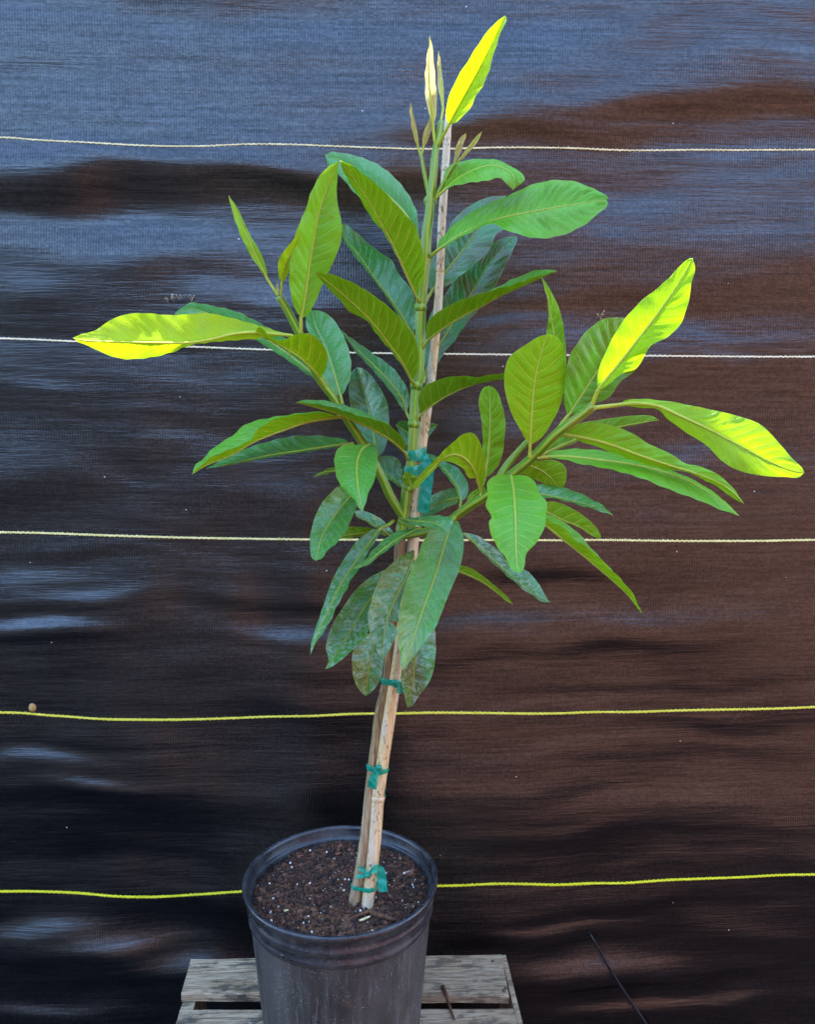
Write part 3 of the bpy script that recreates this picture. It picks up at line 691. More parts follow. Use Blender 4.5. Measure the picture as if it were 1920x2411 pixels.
NLEAF = [0]
def leaf(crop, mid, A, B, ys, tilt=(0, 0), face='U', young=.2, spots=0.0, hue=0.0, pet=None, petY=None, curl=.05, quilt=1.0, mat=None, label=None, wave=1.0, rib=1.0):
    NLEAF[0] += 1; rs = np.random.RandomState(NLEAF[0] * 13 + 1)
    m = [px(crop, p) for p in mid]; a = [m[0]] + [px(crop, p) for p in A] + [m[-1]]; b = [m[0]] + [px(crop, p) for p in B] + [m[-1]]
    Lpx = sum(math.dist(m[i], m[i + 1]) for i in range(len(m) - 1)); n = int(min(74, max(18, Lpx / 5)))
    Mq, Aq, Bq = crom(m, n), crom(a, n), crom(b, n); Yv = interp(ys, n); s = np.linspace(0, 1, n); prof = np.sin(np.pi * s) ** .7
    def lin(Qp, t):
        rip = (np.interp(s, np.linspace(0, 1, 15), rs.rand(15) - .5)) * .006 * wave * prof
        hwid = np.linalg.norm(Qp - Mq, axis=1) / FOC * (Yv - CAM.y); ch = (.46 if face == 'U' else -.15) * hwid   # blade channelled along the midrib
        return np.array([at(Qp[i, 0], Qp[i, 1], Yv[i] - t * prof[i] + rip[i] - ch[i]) for i in range(n)])
    M3 = np.array([at(Mq[i, 0], Mq[i, 1], Yv[i]) for i in range(n)]); A3, B3 = lin(Aq, tilt[0]), lin(Bq, tilt[1])
    Kc = 8; rows = []; vein = []
    L3 = np.linalg.norm(np.diff(M3, axis=0), axis=1).sum(); nv = max(5, L3 / .0118)
    vj = rs.rand(40); jit = np.interp(s * nv, np.arange(40), (rs.rand(40) - .5) * .5)
    cols = list(range(-Kc, Kc + 1)); P = np.zeros((n, len(cols), 3)); UQ = np.zeros((n, len(cols), 2))
    T = np.gradient(M3, axis=0); T /= np.linalg.norm(T, axis=1)[:, None] + 1e-9
    camv = np.array(CAM)
    for side, E3, sg in ((0, A3, -1), (1, B3, 1)):
        D = E3 - M3; W_ = np.linalg.norm(D, axis=1)[:, None] + 1e-9
        nn = np.cross(T, D / W_) * (-sg); nn /= np.linalg.norm(nn, axis=1)[:, None] + 1e-9
        for j in range(0, Kc + 1):
            t = j / Kc; c = Kc + sg * j
            q = nv * s * 1.0 - nv * .13 * t ** 1.2 + jit * (1 if side else -1) + .15 * np.sin(s * 9 + side * 2)
            bulge = curl * W_[:, 0] * 4 * t * (1 - t)
            hw = np.cos(2 * np.pi * (q - .5)) * .0010 * quilt * (.6 + .8 * (rs.rand() if False else vj[np.clip(q.astype(int) + 2, 0, 39)])) * np.sin(np.pi * min(1, t * 1.02)) * np.minimum(1, W_[:, 0] / .02)
            hw += .0006 * np.sin(2 * np.pi * (q * .5 + side * .3)) * t * wave
            P[:, c] = M3 + D * t + nn * (bulge + hw)[:, None]
            UQ[:, c, 0] = sg * t; UQ[:, c, 1] = q
    nc = len(cols)
    fn = np.cross(P[1:, :-1] - P[:-1, :-1], P[:-1, 1:] - P[:-1, :-1])
    cen = P[:-1, :-1]; vis = (fn * (camv - cen)).sum(2)[:, :Kc].sum()      # A side decides which face is seen
    flip = (vis > 0) != (face == 'U')
    idx = np.arange(n * nc).reshape(n, nc)
    F = np.stack([idx[:-1, :-1], idx[1:, :-1], idx[1:, 1:], idx[:-1, 1:]], -1).reshape(-1, 4)
    if flip: F = F[:, ::-1]
    o = mesh('leaf', P.reshape(-1, 3).tolist(), F.tolist(), mat or M_LEAF, tree, True, {'vein': UQ.reshape(-1, 2)})
    o.color = (young, spots, hue, 1)
    if label: o['label'] = label
    # petiole and midrib, one tapering cord standing proud of both faces
    path = []; npet = 0
    if pet:
        pp = [px(crop, p) for p in pet] + [m[0]]; q = crom(pp, 8); yp = np.linspace(SY if petY is None else petY, Yv[0], 8)
        path = [at(q[i, 0], q[i, 1], yp[i]) for i in range(7)]; npet = 7
    path += [Vector(M3[i]) for i in range(n)]
    r0 = min(.0023, .0011 + L3 * .006) * rib
    rad = [r0 * 1.1 - (r0 * .15) * i / max(1, npet) for i in range(npet)] + list(r0 * (1 - s) ** .8 * .85 + .00025)
    Vt, Ft, Ut = tube_geo(path, rad, 7)
    r_ = mesh('midrib', Vt, Ft, M_RIB, o, True, {'UVMap': Ut}); r_.color = (young, spots, hue, 1)
    return o
L = leaf
# ---- top shoot
L('c1', [(450, 845), (540, 680), (640, 500), (740, 300), (828, 108)], [(432, 790), (440, 690), (500, 540), (580, 410), (670, 270), (750, 170)], [(520, 810), (600, 720), (640, 640), (700, 540), (745, 400), (780, 280), (838, 125)], (-.075, -.12, -.15), (.0, .02), 'U', 1.0, pet=[(378, 985), (410, 920)], petY=-.035, label='large bright yellow sunlit leaf at the top of the tree')
L('c1', [(345, 850), (330, 700), (318, 550), (315, 400), (324, 243)], [(308, 740), (292, 600), (293, 480), (308, 350)], [(362, 790), (370, 650), (356, 500), (344, 360)], (-.04, -.06, -.07), (.004, -.01), 'U', .9, pet=[(358, 975), (348, 900)], petY=-.035, mat=M_RED, quilt=.3, label='narrow pale young leaf standing upright at the top')
L('c1', [(412, 735), (405, 640), (395, 540), (388, 440), (381, 350)], [(400, 700), (383, 620), (372, 520), (373, 420)], [(420, 680), (417, 600), (407, 510), (392, 410)], (-.035, -.03), (.004, 0), 'L', .8, pet=[(375, 960), (400, 800)], petY=-.035, mat=M_RED, quilt=.3)
L('c1', [(245, 1000), (228, 930), (214, 850), (202, 780), (192, 698)], [(225, 960), (207, 890), (194, 820), (187, 750)], [(247, 960), (240, 900), (224, 830), (206, 760)], (-.03, -.045), (.002, 0), 'L', .7, pet=[(262, 1050)], petY=-.03, mat=M_RED, quilt=.2)
L('c1', [(278, 1000), (288, 940), (306, 880), (328, 810), (345, 768)], [(271, 950), (281, 890), (305, 835), (330, 780)], [(292, 980), (318, 920), (340, 860), (350, 795)], (-.03, -.04), (.002, 0), 'L', .8, pet=[(266, 1050)], petY=-.03, mat=M_RED, quilt=.2)
L('c1', [(490, 1090), (502, 1030), (522, 980), (542, 935), (562, 900)], [(490, 1030), (503, 975), (530, 925)], [(516, 1060), (541, 1000), (556, 950), (568, 912)], (-.05, -.06), (.002, 0), 'L', .6, pet=[(480, 1120)], petY=-.045, mat=M_RED, quilt=.2)
L('c1', [(515, 1085), (560, 1040), (600, 985), (640, 930), (673, 887)], [(540, 1040), (580, 990), (622, 935)], [(548, 1070), (592, 1020), (636, 970), (664, 920)], (-.05, -.07), (.002, 0), 'L', .8, pet=[(490, 1105)], petY=-.045, mat=M_RED, quilt=.2)
L('c1', [(425, 1278), (520, 1200), (620, 1148), (730, 1118), (830, 1140), (890, 1195), (880, 1282)], [(412, 1200), (460, 1112), (560, 1085), (680, 1070), (800, 1088), (900, 1140), (965, 1205)], [(480, 1255), (600, 1232), (700, 1220), (800, 1202), (850, 1250)], (-.04, -.05, -.06, -.07), (-.02, .02), 'U', .55, pet=[(350, 1355), (390, 1310)], petY=-.03, curl=.1)
L('c1', [(372, 1690), (520, 1590), (680, 1515), (820, 1468), (1000, 1432), (1200, 1395), (1400, 1365), (1515, 1350)], [(378, 1640), (450, 1550), (560, 1460), (700, 1380), (850, 1320), (1000, 1250), (1150, 1215), (1300, 1225), (1430, 1275), (1523, 1328)], [(480, 1625), (600, 1565), (740, 1508), (820, 1545), (920, 1580), (1050, 1607), (1200, 1590), (1350, 1525), (1460, 1440), (1523, 1378)], (-.045, -.06, -.07, -.075), (-.05, .02), 'U', .50, pet=[(300, 1755), (335, 1722)], curl=.06, quilt=2.2, label='broad glossy green leaf reaching right with a notched tip')
# ---- behind the stem, right
L('c5', [(440, 725), (560, 560), (700, 380), (880, 130), (1000, -30), (1110, -150)], [(405, 640), (430, 470), (500, 330), (573, 212), (626, 92), (747, -28), (933, -128)], [(480, 715), (570, 675), (680, 590), (850, 450), (980, 310), (1030, 190), (1095, 150), (1150, 0)], (0, .035, .055), (-.02, .01), 'U', .06, hue=.7, pet=[(385, 830), (410, 770)])
L('c5', [(400, 1425), (500, 1230), (630, 1010), (780, 770), (980, 440), (1205, 214)], [(388, 1390), (385, 1280), (390, 1150), (410, 1000), (460, 870), (560, 750), (700, 540), (950, 340), (1010, 270), (1150, 215)], [(430, 1450), (500, 1370), (560, 1260), (640, 1170), (750, 1010), (870, 870), (1010, 680), (1100, 500), (1160, 380), (1217, 230)], (.01, .05, .075), (-.02, .01), 'U', .05, hue=.9, pet=[(365, 1540), (385, 1480)])
L('c5', [(410, 1150), (500, 1080), (630, 990), (750, 920), (900, 840), (1050, 760), (1250, 670), (1450, 580), (1572, 530)], [(398, 1060), (410, 990), (500, 900), (640, 820), (780, 765), (960, 710), (1200, 640), (1400, 575)], [(425, 1120), (520, 1000), (650, 850), (800, 765), (1000, 690), (1200, 590), (1440, 513)], (-.03, -.07, -.10), (.02, -.035), 'L', .22, pet=[(350, 1255), (375, 1200)])
L('c5', [(350, 1812), (440, 1740), (600, 1640), (800, 1555), (1000, 1510), (1190, 1480)], [(325, 1720), (330, 1640), (400, 1550), (560, 1490), (700, 1470), (870, 1478), (1000, 1455), (1100, 1448)], [(370, 1790), (450, 1700), (650, 1590), (870, 1500), (1050, 1465)], (-.03, -.06, -.09), (.02, -.02), 'L', .18, pet=[(295, 1900), (320, 1850)])
# ---- upper left
L('c2', [(1612, 760), (1500, 540), (1330, 370), (1150, 230), (1000, 130), (878, 80)], [(1606, 690), (1590, 530), (1530, 400), (1430, 270), (1300, 165), (1180, 110), (1050, 75), (930, 60)], [(1560, 700), (1400, 600), (1250, 500), (1100, 370), (1000, 250), (905, 170)], (.0, .06, .11), (-.05, .02), 'U', .14, pet=[(1650, 870), (1630, 810)])
L('c2', [(1600, 1205), (1510, 1010), (1400, 770), (1300, 590), (1190, 400), (1080, 240), (992, 128)], [(1605, 1150), (1640, 1050), (1655, 930), (1620, 760), (1580, 640), (1440, 480), (1310, 340), (1150, 210), (1060, 150)], [(1550, 1110), (1440, 880), (1340, 700), (1230, 560), (1130, 390), (1050, 270), (1010, 190)], (-.035, -.07, -.103), (.02, -.01), 'L', .40, pet=[(1622, 1245)])
L('c2', [(1588, 1535), (1490, 1360), (1370, 1180), (1250, 1020), (1130, 850), (1040, 740), (1012, 618)], [(1572, 1450), (1590, 1380), (1585, 1240), (1530, 1100), (1450, 1010), (1400, 910), (1290, 830), (1180, 740), (1080, 650), (1035, 622)], [(1560, 1510), (1450, 1330), (1330, 1150), (1200, 980), (1080, 830), (1014, 720)], (.0, .02, .03), (-.04, .015), 'U', .05, pet=[(1600, 1590)])
L('c2', [(1555, 1840), (1480, 1700), (1380, 1560), (1260, 1400), (1120, 1260), (960, 1120), (798, 997)], [(1580, 1800), (1605, 1700), (1600, 1580), (1560, 1480), (1480, 1370), (1380, 1270), (1250, 1170), (1080, 1070), (920, 1010)], [(1500, 1760), (1400, 1620), (1290, 1490), (1190, 1360), (1080, 1310), (980, 1200), (900, 1120), (850, 1060)], (-.04, -.09, -.13), (.02, -.01), 'L', .30, pet=[(1590, 1895)])
# ---- left branch
L('c2', [(690, 1352), (720, 1180), (760, 900), (810, 620), (860, 430), (920, 270), (988, 130)], [(640, 1270), (605, 1130), (600, 980), (620, 820), (660, 660), (720, 520), (770, 370), (840, 240), (910, 170)], [(740, 1330), (800, 1230), (870, 1060), (950, 900), (1005, 740), (1005, 600), (975, 460), (970, 330), (975, 220)], (-.085, -.095, -.10), (.01, -.02), 'U', .64, pet=[(685, 1480), (690, 1420)], petY=-.08, quilt=.7, label='tall upright light green leaf left of the stem')
L('c2', [(430, 1050), (350, 890), (270, 720), (200, 560), (128, 400)], [(380, 985), (290, 850), (218, 700), (158, 530)], [(425, 985), (370, 830), (292, 700), (240, 590), (180, 470)], (-.085, -.10), (.003, -.003), 'U', .75, pet=[(515, 1185), (475, 1120)], petY=-.085, quilt=.5)
L('c2', [(540, 1085), (560, 980), (600, 870), (640, 790), (686, 698)], [(515, 1020), (511, 930), (540, 850), (600, 780), (652, 712)], [(570, 1050), (611, 940), (606, 880), (632, 820), (675, 745)], (-.09, -.13), (.003, -.003), 'U', .9, pet=[(533, 1180), (537, 1130)], petY=-.085, quilt=.4)
L('c2', [(512, 1172), (508, 1120), (506, 1075)], [(500, 1140), (502, 1100)], [(520, 1140), (513, 1100)], (-.09, -.09), (0, 0), 'U', .9, quilt=0, mat=M_RED)
L('c3', [(1300, 358), (1180, 348), (1080, 340), (960, 352), (860, 378), (720, 398), (500, 398), (300, 393), (140, 386), (75, 372)], [(1200, 325), (1080, 290), (950, 255), (820, 230), (700, 240), (600, 242), (480, 232), (370, 240), (280, 275), (200, 330), (120, 352)], [(1200, 366), (1090, 378), (970, 386), (860, 396), (740, 412), (640, 450), (520, 480), (370, 491), (280, 470), (190, 430), (110, 395)], (-.09, -.14, -.22, -.30, -.36), (-.02, -.02), 'U', .9, quilt=.6, pet=[(1370, 395), (1340, 375)], petY=-.075, label='long yellow sunlit leaf stretching out at far left')
L('c3', [(1470, 622), (1380, 540), (1250, 440), (1100, 340), (900, 260), (740, 210), (645, 238)], [(1450, 560), (1350, 440), (1210, 335), (1100, 275), (1000, 225), (850, 190), (740, 174), (690, 198)], [(1440, 607), (1300, 510), (1180, 430), (1090, 378), (900, 310), (760, 250)], (-.06, -.02, .02), (-.06, .02), 'U', .14)
L('c3', [(1466, 597), (1420, 545), (1350, 482), (1270, 432), (1190, 386), (1100, 337)], [(1500, 540), (1504, 450), (1470, 400), (1440, 370), (1395, 343), (1300, 365), (1220, 388), (1150, 325), (1122, 310)], [(1430, 562), (1350, 490), (1270, 437), (1200, 398), (1150, 372)], (-.075, -.12, -.16), (.02, .0), 'L', .66, pet=[(1490, 640)], petY=-.065, wave=1.6)
L('c2', [(1000, 1962), (970, 1850), (920, 1690), (870, 1550), (810, 1430), (770, 1292)], [(960, 1940), (900, 1885), (850, 1820), (800, 1650), (760, 1500), (730, 1400), (735, 1320)], [(1040, 1900), (1075, 1800), (1080, 1700), (1050, 1560), (990, 1430), (920, 1340), (840, 1295)], (-.06, -.01, .05), (.0, .01), 'U', .16, pet=[(1012, 2020)], petY=-.06)
L('c6', [(650, 955), (625, 800), (600, 640), (560, 480), (520, 340), (485, 222)], [(560, 880), (510, 780), (470, 680), (430, 520), (418, 400), (435, 270)], [(700, 900), (735, 780), (742, 650), (730, 520), (670, 390), (600, 290), (530, 230)], (-.01, .03, .05), (-.01, .0), 'U', .03, spots=.35, hue=.3)
L('c6', [(885, 590), (850, 480), (740, 330), (600, 190), (480, 70), (354, -82)], [(902, 540), (906, 450), (860, 340), (770, 225), (640, 130), (520, 45), (430, -20)], [(870, 585), (800, 480), (700, 350), (570, 200), (450, 70)], (-.01, .0, .03), (-.02, .012), 'U', .06, spots=.2, pet=[(922, 668), (905, 630)])
L('c6', [(872, 912), (770, 822), (620, 732), (480, 662), (300, 592), (150, 547), (-14, 506)], [(884, 860), (850, 790), (770, 710), (680, 660), (560, 630), (480, 607), (300, 550), (150, 520)], [(860, 840), (760, 700), (600, 610), (450, 548), (300, 508), (160, 486), (60, 490)], (-.035, -.09, -.13), (.02, -.03), 'L', .16, spots=.4, pet=[(905, 990), (890, 950)])
L('c3', [(1572, 815), (1400, 842), (1250, 892), (1100, 952), (960, 1032), (830, 1085), (745, 1136)], [(1490, 790), (1370, 798), (1200, 832), (1110, 890), (1070, 945), (950, 1000), (845, 1045)], [(1500, 791), (1400, 788), (1280, 804), (1180, 820), (1050, 855), (970, 920), (850, 1000), (825, 1035), (770, 1078)], (-.07, -.12, -.16), (.02, -.03), 'L', .42, pet=[(1612, 822)], petY=-.055)
L('c3', [(1610, 970), (1500, 982), (1350, 1006), (1200, 1027), (1000, 1072), (825, 1105)], [(1620, 950), (1540, 930), (1430, 920), (1300, 925), (1150, 960), (1000, 1010), (900, 1060)], [(1500, 991), (1300, 1022), (1100, 1056), (950, 1083)], (-.06, -.10, -.12), (-.045, .012), 'U', .16, pet=[(1650, 965)], petY=-.055)
L('c6', [(600, 842), (530, 880), (490, 960), (482, 1060), (490, 1180), (510, 1290), (530, 1390)], [(500, 848), (410, 845), (330, 880), (303, 950), (308, 1060), (340, 1160), (400, 1230), (460, 1290), (500, 1360)], [(632, 850), (647, 930), (640, 1060), (620, 1150), (575, 1240), (555, 1320)], (-.06, -.14, -.19, -.22), (.0, -.01), 'U', .22, curl=.1)
L('c6', [(430, 1262), (380, 1322), (280, 1452), (200, 1592), (152, 1788)], [(380, 1200), (340, 1182), (280, 1230), (200, 1320), (150, 1420), (110, 1560), (105, 1680), (120, 1765)], [(475, 1300), (482, 1350), (440, 1440), (400, 1540), (320, 1640), (240, 1710), (195, 1770)], (-.07, -.12, -.17), (-.01, .01), 'U', .14, spots=.4)
L('c6', [(340, 1062), (250, 1067), (190, 1085), (132, 1112)], [(300, 1030), (220, 1055), (160, 1085)], [(300, 1070), (230, 1090), (170, 1102)], (.0, .0), (0, 0), 'L', .12)
L('c6', [(856, 1202), (800, 1140), (720, 1085), (655, 1060), (600, 1050)], [(850, 1120), (845, 1020), (810, 960), (740, 938), (680, 940), (630, 985)], [(820, 1185), (750, 1135), (660, 1085)], (.0, .01, .01), (-.02, .01), 'U', .06, spots=.6, pet=[(880, 1215)])
L('c8', [(885, 326), (800, 265), (700, 205), (610, 155), (545, 100)], [(932, 318), (880, 240), (780, 150), (690, 110), (600, 85)], [(860, 322), (760, 258), (660, 195), (580, 150)], (-.03, -.05, -.06), (-.02, .01), 'U', .04, spots=.7, pet=[(975, 300), (930, 335)])
L('c8', [(760, 300), (600, 312), (480, 330), (370, 360)], [(735, 264), (620, 250), (490, 247), (420, 300)], [(700, 328), (600, 338), (480, 358)], (-.03, -.04), (.0, .0), 'L', .2, pet=[(860, 325)])
L('c8', [(790, 272), (650, 470), (500, 680), (390, 860), (300, 1060), (200, 1270), (127, 1478)], [(740, 265), (640, 330), (560, 400), (470, 530), (400, 640), (330, 780), (270, 950), (210, 1130), (160, 1280), (130, 1400)], [(805, 292), (740, 400), (670, 520), (600, 650), (540, 720), (470, 860), (380, 1020), (320, 1150), (220, 1310), (160, 1390)], (-.05, -.11, -.18), (-.01, .015), 'U', .10, spots=.8, pet=[(930, 190), (880, 225), (830, 245)])
L('c8', [(1190, 254), (1080, 308), (960, 372), (840, 455), (740, 535), (640, 610), (535, 648)], [(1150, 250), (1050, 270), (950, 300), (870, 340), (800, 400), (720, 480), (650, 570), (600, 612)], [(1180, 268), (1100, 316), (980, 390), (870, 470), (760, 548), (680, 615), (600, 642)], (-.09, -.13, -.15), (-.03, .01), 'U', .14, spots=.3)
# ---- lower cluster
L('c8', [(885, 655), (740, 890), (640, 1040), (540, 1210), (440, 1370), (350, 1510), (273, 1612)], [(850, 660), (760, 700), (640, 780), (540, 880), (450, 1010), (370, 1130), (310, 1260), (276, 1410), (297, 1490), (298, 1550)], [(880, 760), (800, 950), (740, 1100), (690, 1230), (640, 1320), (540, 1430), (420, 1530), (340, 1592)], (-.06, -.11, -.17), (-.01, .01), 'U', .10, spots=.9, hue=.3)
L('c8', [(1125, 530), (1040, 740), (970, 880), (900, 1040), (860, 1160), (835, 1320), (828, 1532)], [(1130, 470), (1030, 510), (900, 610), (820, 700), (750, 850), (700, 1020), (685, 1170), (710, 1290), (750, 1400), (800, 1495)], [(1130, 600), (1060, 800), (1000, 960), (975, 1165), (890, 1132), (890, 1150), (967, 1240), (920, 1370), (865, 1460)], (-.075, -.13, -.175), (.0, .0), 'U', .08, spots=.9, hue=.4, label='old blotched leaf with a torn notch hanging in the lower cluster')
L('c8', [(1500, 190), (1440, 350), (1370, 580), (1300, 800), (1220, 1020), (1150, 1220), (1080, 1420), (1018, 1628)], [(1400, 215), (1290, 270), (1210, 400), (1140, 560), (1080, 700), (1020, 900), (985, 1080), (970, 1260), (985, 1430), (1003, 1570)], [(1540, 190), (1582, 270), (1604, 380), (1597, 500), (1560, 660), (1480, 850), (1400, 1050), (1330, 1220), (1240, 1340), (1120, 1500), (1060, 1580)], (-.10, -.17, -.24, -.28), (.01, -.015), 'U', .16, spots=.25, hue=.3, pet=[(1525, 150)], petY=-.10, label='largest broad leaf hanging in front of the lower stem')
L('c8', [(985, 165), (1080, 190), (1200, 200), (1330, 218), (1410, 262), (1440, 328)], [(1060, 160), (1200, 150), (1300, 137), (1420, 142), (1497, 170), (1480, 265)], [(1050, 215), (1150, 236), (1250, 246), (1350, 265), (1410, 300)], (-.04, -.13, -.19, -.22), (-.02, .02), 'U', .06, spots=.5)
L('c8', [(975, 180), (1060, 225), (1120, 245), (1185, 250)], [(985, 215), (1060, 250), (1120, 256)], [(1010, 180), (1080, 212), (1140, 238)], (-.05, -.10), (0, 0), 'L', .15)
L('c8', [(760, 1270), (730, 1400), (705, 1540), (680, 1700), (658, 1874)], [(690, 1270), (610, 1320), (545, 1430), (529, 1560), (540, 1680), (570, 1770), (620, 1842)], [(800, 1350), (826, 1500), (820, 1640), (795, 1730), (740, 1810), (690, 1858)], (-.03, -.06, -.06), (.0, .0), 'U', .08, spots=1.0, hue=.8, label='dull blotched old leaf hanging lowest on the left')
L('c8', [(1190, 1230), (1150, 1420), (1130, 1600), (1110, 1780), (1070, 1988)], [(1110, 1350), (1050, 1500), (1008, 1620), (1004, 1720), (1030, 1850), (1052, 1955)], [(1315, 1220), (1335, 1370), (1330, 1520), (1310, 1640), (1270, 1740), (1190, 1850), (1110, 1962)], (-.04, -.06, -.06), (.0, .0), 'U', .10, spots=1.0, hue=1.0, label='dull olive blotched old leaf hanging lowest on the right')
# ---- right branch
L('c4', [(312, 985), (318, 850), (330, 700), (355, 570), (398, 434)], [(260, 900), (215, 810), (188, 710), (187, 610), (215, 540), (300, 480), (350, 447)], [(370, 940), (430, 850), (475, 740), (493, 620), (481, 520), (456, 460), (428, 437)], (-.19, -.20, -.205), (.01, .0), 'L', .74, pet=[(310, 1042), (311, 1010)], petY=-.185, label='broad yellow green oval leaf standing on the right branch')
L('c4', [(450, 660), (438, 500), (420, 380), (402, 270), (369, 152)], [(410, 560), (393, 440), (402, 340), (394, 250)], [(487, 600), (486, 480), (466, 345), (430, 250), (388, 180)], (-.16, -.16, -.16), (.003, 0), 'L', .35)
L('c4', [(498, 835), (560, 740), (640, 620), (700, 540), (760, 430), (800, 362)], [(478, 760), (488, 660), (500, 560), (550, 470), (610, 400), (680, 357), (760, 352)], [(540, 822), (620, 780), (700, 745), (760, 665), (830, 610), (850, 500), (830, 400)], (-.19, -.18, -.17), (.01, -.01), 'U', .38, hue=.5, pet=[(442, 912), (470, 870)], petY=-.19)
L('c4', [(645, 712), (760, 570), (870, 430), (980, 280), (1060, 160), (1115, 60)], [(642, 650), (660, 580), (710, 470), (770, 370), (860, 270), (960, 190), (1040, 110), (1095, 60)], [(700, 680), (770, 625), (840, 600), (900, 500), (1000, 440), (1050, 390), (1090, 290), (1105, 200), (1125, 110)], (-.235, -.275, -.295), (-.01, .02), 'L', .85, pet=[(613, 795), (628, 755)], petY=-.222, quilt=.5, label='bright yellow sunlit leaf pointing up at right')
L('c4', [(740, 783), (830, 774), (940, 788), (1050, 835), (1200, 905), (1350, 985), (1500, 1065), (1600, 1105), (1663, 1116)], [(790, 757), (850, 752), (1000, 765), (1130, 790), (1250, 815), (1350, 840), (1450, 880), (1540, 970), (1600, 1040), (1655, 1095)], [(800, 790), (900, 798), (945, 806), (1000, 860), (1100, 930), (1180, 980), (1260, 1060), (1340, 1105), (1450, 1130), (1580, 1138), (1642, 1137)], (-.22, -.25, -.275, -.305), (-.01, -.012), 'U', .78, pet=[(622, 797), (680, 790)], petY=-.222, quilt=.8, label='large sunlit leaf drooping to the far right')
L('c4', [(365, 1032), (470, 980), (560, 945), (650, 915), (750, 890), (850, 870), (946, 857)], [(400, 990), (450, 950), (540, 880), (640, 858), (740, 843), (850, 833), (920, 838)], [(480, 990), (600, 942), (720, 903), (840, 878)], (-.15, -.13, -.12), (.0, .0), 'L', .2)
L('c4', [(470, 928), (560, 940), (700, 975), (850, 1030), (1000, 1080), (1130, 1120), (1250, 1170), (1320, 1220), (1366, 1268)], [(500, 905), (570, 872), (650, 870), (740, 890), (830, 930), (900, 975), (1000, 1020), (1070, 1065), (1180, 1095), (1260, 1140), (1315, 1195)], [(560, 960), (700, 1010), (850, 1065), (1000, 1104), (1065, 1106), (1150, 1140), (1250, 1195), (1325, 1250)], (-.195, -.21, -.22, -.23), (-.01, -.015), 'U', .70, pet=[(440, 925)], petY=-.195)
L('c4', [(380, 1040), (480, 1037), (650, 1054), (850, 1083), (1000, 1122), (1120, 1172), (1220, 1232), (1343, 1328)], [(420, 1012), (530, 998), (650, 1005), (780, 1030), (900, 1075), (1010, 1112), (1130, 1162), (1240, 1232)], [(450, 1046), (560, 1072), (700, 1098), (850, 1140), (1000, 1200), (1150, 1255), (1250, 1298)], (-.18, -.20, -.22), (-.03, .015), 'U', .60, pet=[(345, 1042)], petY=-.18)
L('c7', [(650, 392), (760, 432), (840, 490), (890, 550), (935, 582)], [(760, 360), (880, 355), (955, 395), (979, 460), (968, 540)], [(600, 452), (700, 500), (800, 545), (880, 572)], (-.13, -.12), (.0, .0), 'L', .35)
L('c7', [(530, 485), (550, 600), (560, 750), (565, 900), (568, 1050), (575, 1180), (592, 1268)], [(460, 470), (380, 490), (330, 550), (345, 640), (322, 730), (375, 815), (348, 855), (370, 960), (420, 1060), (480, 1140), (540, 1245)], [(640, 478), (720, 530), (760, 630), (815, 690), (812, 800), (800, 900), (740, 1010), (650, 1120), (640, 1200), (618, 1255)], (-.20, -.26, -.30, -.33), (.0, -.01), 'U', .42, curl=.12, quilt=1.3, label='glossy green leaf with ragged edges hanging below the right branch')
L('c7', [(650, 600), (760, 632), (900, 657), (1050, 692), (1180, 727), (1280, 762), (1357, 807)], [(700, 560), (850, 553), (960, 580), (1080, 620), (1200, 680), (1290, 735)], [(750, 650), (850, 660), (1000, 694), (1150, 738), (1280, 778)], (-.14, -.14, -.14), (-.03, .01), 'U', .14)
L('c7', [(740, 732), (850, 792), (950, 842), (1080, 892), (1180, 957), (1247, 993)], [(780, 700), (820, 692), (880, 689), (960, 715), (1080, 780), (1170, 850), (1240, 930), (1255, 980)], [(760, 765), (860, 812), (960, 858), (1090, 907), (1190, 970)], (-.15, -.16), (.0, .0), 'L', .32)
L('c7', [(740, 820), (850, 912), (960, 1002), (1080, 1097), (1200, 1197), (1350, 1327), (1480, 1452), (1586, 1592)], [(770, 800), (850, 850), (950, 900), (1050, 1000), (1180, 1085), (1300, 1200), (1430, 1330), (1530, 1460)], [(780, 790), (850, 800), (940, 850), (1060, 930), (1130, 1010), (1200, 1090), (1330, 1230), (1450, 1370)], (-.20, -.22, -.24), (.015, -.03), 'L', .45)
L('c7', [(140, 945), (260, 1052), (380, 1162), (500, 1267), (620, 1367), (720, 1442), (846, 1504)], [(150, 943), (230, 955), (330, 1010), (430, 1090), (520, 1190), (640, 1240), (720, 1310), (790, 1420), (840, 1498)], [(155, 970), (220, 1025), (300, 1105), (380, 1185), (500, 1293), (620, 1393), (720, 1462), (800, 1506)], (-.10, -.13), (-.025, .01), 'U', .08, spots=.8, hue=.5)
L('c7', [(60, 1225), (105, 1252), (200, 1292), (300, 1342), (400, 1412), (500, 1492), (546, 1524)], [(100, 1205), (210, 1230), (300, 1290), (400, 1370), (500, 1460)], [(110, 1262), (200, 1300), (300, 1350), (400, 1420), (490, 1496)], (-.09, -.11), (.0, .0), 'L', .32)
L('c6', [(1488, 1235), (1440, 1080), (1400, 1005), (1340, 948), (1270, 928), (1180, 958), (1090, 1042), (1010, 1122), (935, 1200)], [(1505, 1180), (1525, 1060), (1510, 920), (1465, 800), (1420, 752), (1350, 762), (1270, 820), (1180, 905), (1080, 1005), (1000, 1085), (945, 1165)], [(1478, 1200), (1440, 1120), (1390, 1118), (1350, 1050), (1260, 995), (1180, 985), (1100, 1062), (1015, 1148), (960, 1205)], (-.12, -.16, -.17, -.16), (.01, .0), 'L', .64, pet=[(1490, 1262)], petY=-.12, label='curled yellow green leaf arching over between stem and right branch')
